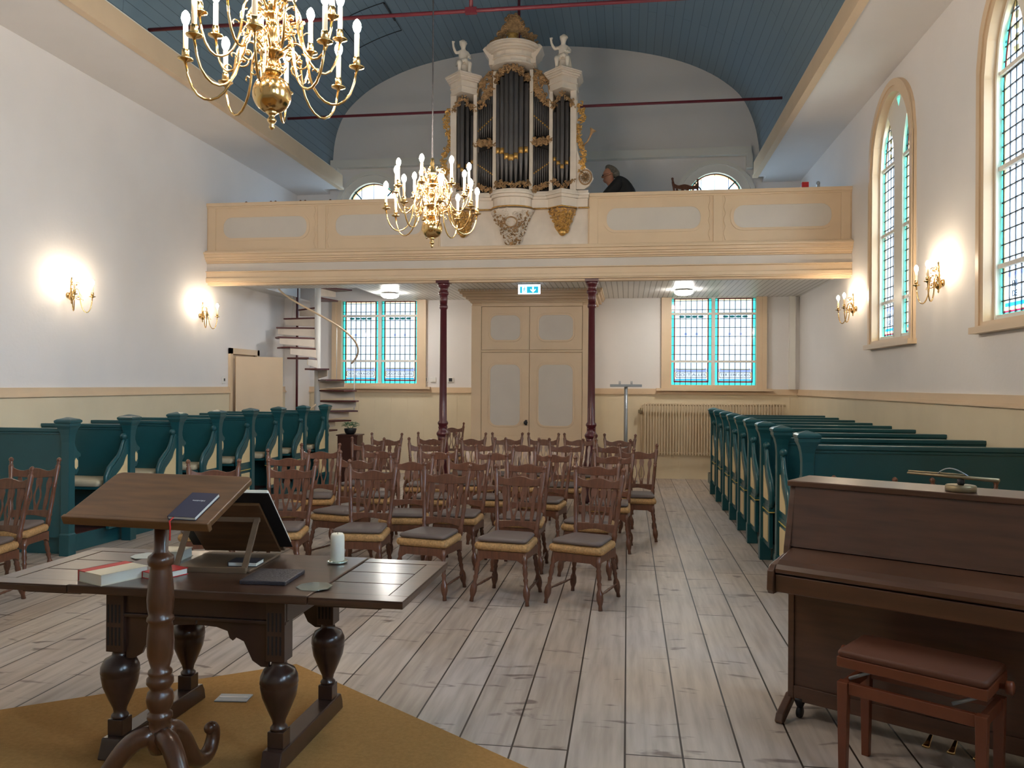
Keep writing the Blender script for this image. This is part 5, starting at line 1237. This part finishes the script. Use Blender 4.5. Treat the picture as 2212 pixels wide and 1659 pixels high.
mb = MB(); mb.bx(0, L, .28, .30, .1, 1.15); mb.build('back', PW, pn)
mb = MB(); mb.prism([(-.13,.012),(-.11,.045),(.02,.11),(.06,.11),(.06,.075),(-.09,.0),(-.12,.0)], -.018, .022, 'YZ'); mb.build('toe_block', PW, pn, .006)
for x in (.055, L-.055):
    for y in (.02, .26): mb = MB(); mb.lathe([(.020,-.014),(.028,-.010),(.028,.010),(.020,.014)], (x, y, .028), 14, 'X'); mb.lathe([(.012,.05),(.018,.06),(.028,.085),(.028,.10)], (x, y, 0), 12); mb.build('caster', M['iron'], pn)
for k in (-1, 0, 1): mb = MB(); mb.tube([(L/2+k*.10,.02,.075),(L/2+k*.10,-.05,.062),(L/2+k*.10,-.085,.058)], [.008,.012,.018], 8, flat=.4); mb.build('pedal', M['brass'], pn)
# brass lamp on the piano
def pw(x, y, z): a = R(-31); return (.80+x*math.cos(a)-y*math.sin(a), 4.255+x*math.sin(a)+y*math.cos(a), z)
lp_ = thing('piano_lamp', 'flat brass piano lamp with round base on the piano top', 'lamp', pw(.75,.10,1.179), R(-31)); BD = M['brass_d']
MB().lathe([(0,0),(.062,0),(.064,.004),(.064,.024),(.060,.028),(0,.028)], seg=28).build('base', BD, lp_)
MB().lathe([(.012,.028),(.016,.034),(.016,.052),(.010,.056)], seg=12).build('swivel', M['iron'], lp_)
mb = MB(); mb.tube([(-.235,.05,.062),(-.08,.02,.062),(.155,-.035,.062)], [.006,.009,.012], 10, flat=.8); mb.build('shade_tube', BD, lp_)
mb = MB(); mb.tube([(-.235,.065,.070),(-.04,.03,.072),(.02,.01,.072)], .004, 7); mb.build('arm', BD, lp_)
mb = MB(); mb.tube(bez([(-.10,.03,.070),(-.06,.02,.115),(-.02,.01,.10),(.03,.0,.068)], 10), .003, 6); mb.build('cord_loop', M['steel'], lp_)
# piano bench
bn = thing('piano_bench', 'red-brown adjustable piano bench with padded seat before the piano', 'bench', (1.205, 3.60, 0), R(-35)); BW = M['bench']
MB().pillow(rpoly(-.285,.285,-.155,.155,.02,3), .505, .535, .012, .012).build('seat_pad', M['benchpad'], bn)
mb = MB(); mb.bx(-.285,.285,-.155,.155,.462,.506); mb.build('seat_board', BW, bn, .004)
for x in (-.262,.262):
    for y in (-.132,.132): mb = MB(); sq(mb, [(.016,0),(.022,.40)], x, y); mb.build('leg', BW, bn, .003)
mb = MB()
for y in (-.132,.132): mb.bx(-.24,.24,y-.012,y+.012,.35,.40)
for x in (-.262,.262): mb.bx(x-.012,x+.012,-.11,.11,.35,.40)
mb.build('rail', BW, bn, .003)
for x in (-.20,.20):
    mb = MB(); mb.tube([(x-.05,-.10,.405),(x+.05,-.10,.460)], .008, 6); mb.tube([(x-.05,.10,.405),(x+.05,.10,.460)], .008, 6); mb.build('scissor_bracket', M['steel'], bn)
for x in (-1, 1): mb = MB(); mb.lathe([(.012,0),(.012,x*.02),(.026,x*.022),(.028,x*.045),(.018,x*.05)], (x*.285,.03,.475), 14, 'X'); mb.build('knob', BW, bn)
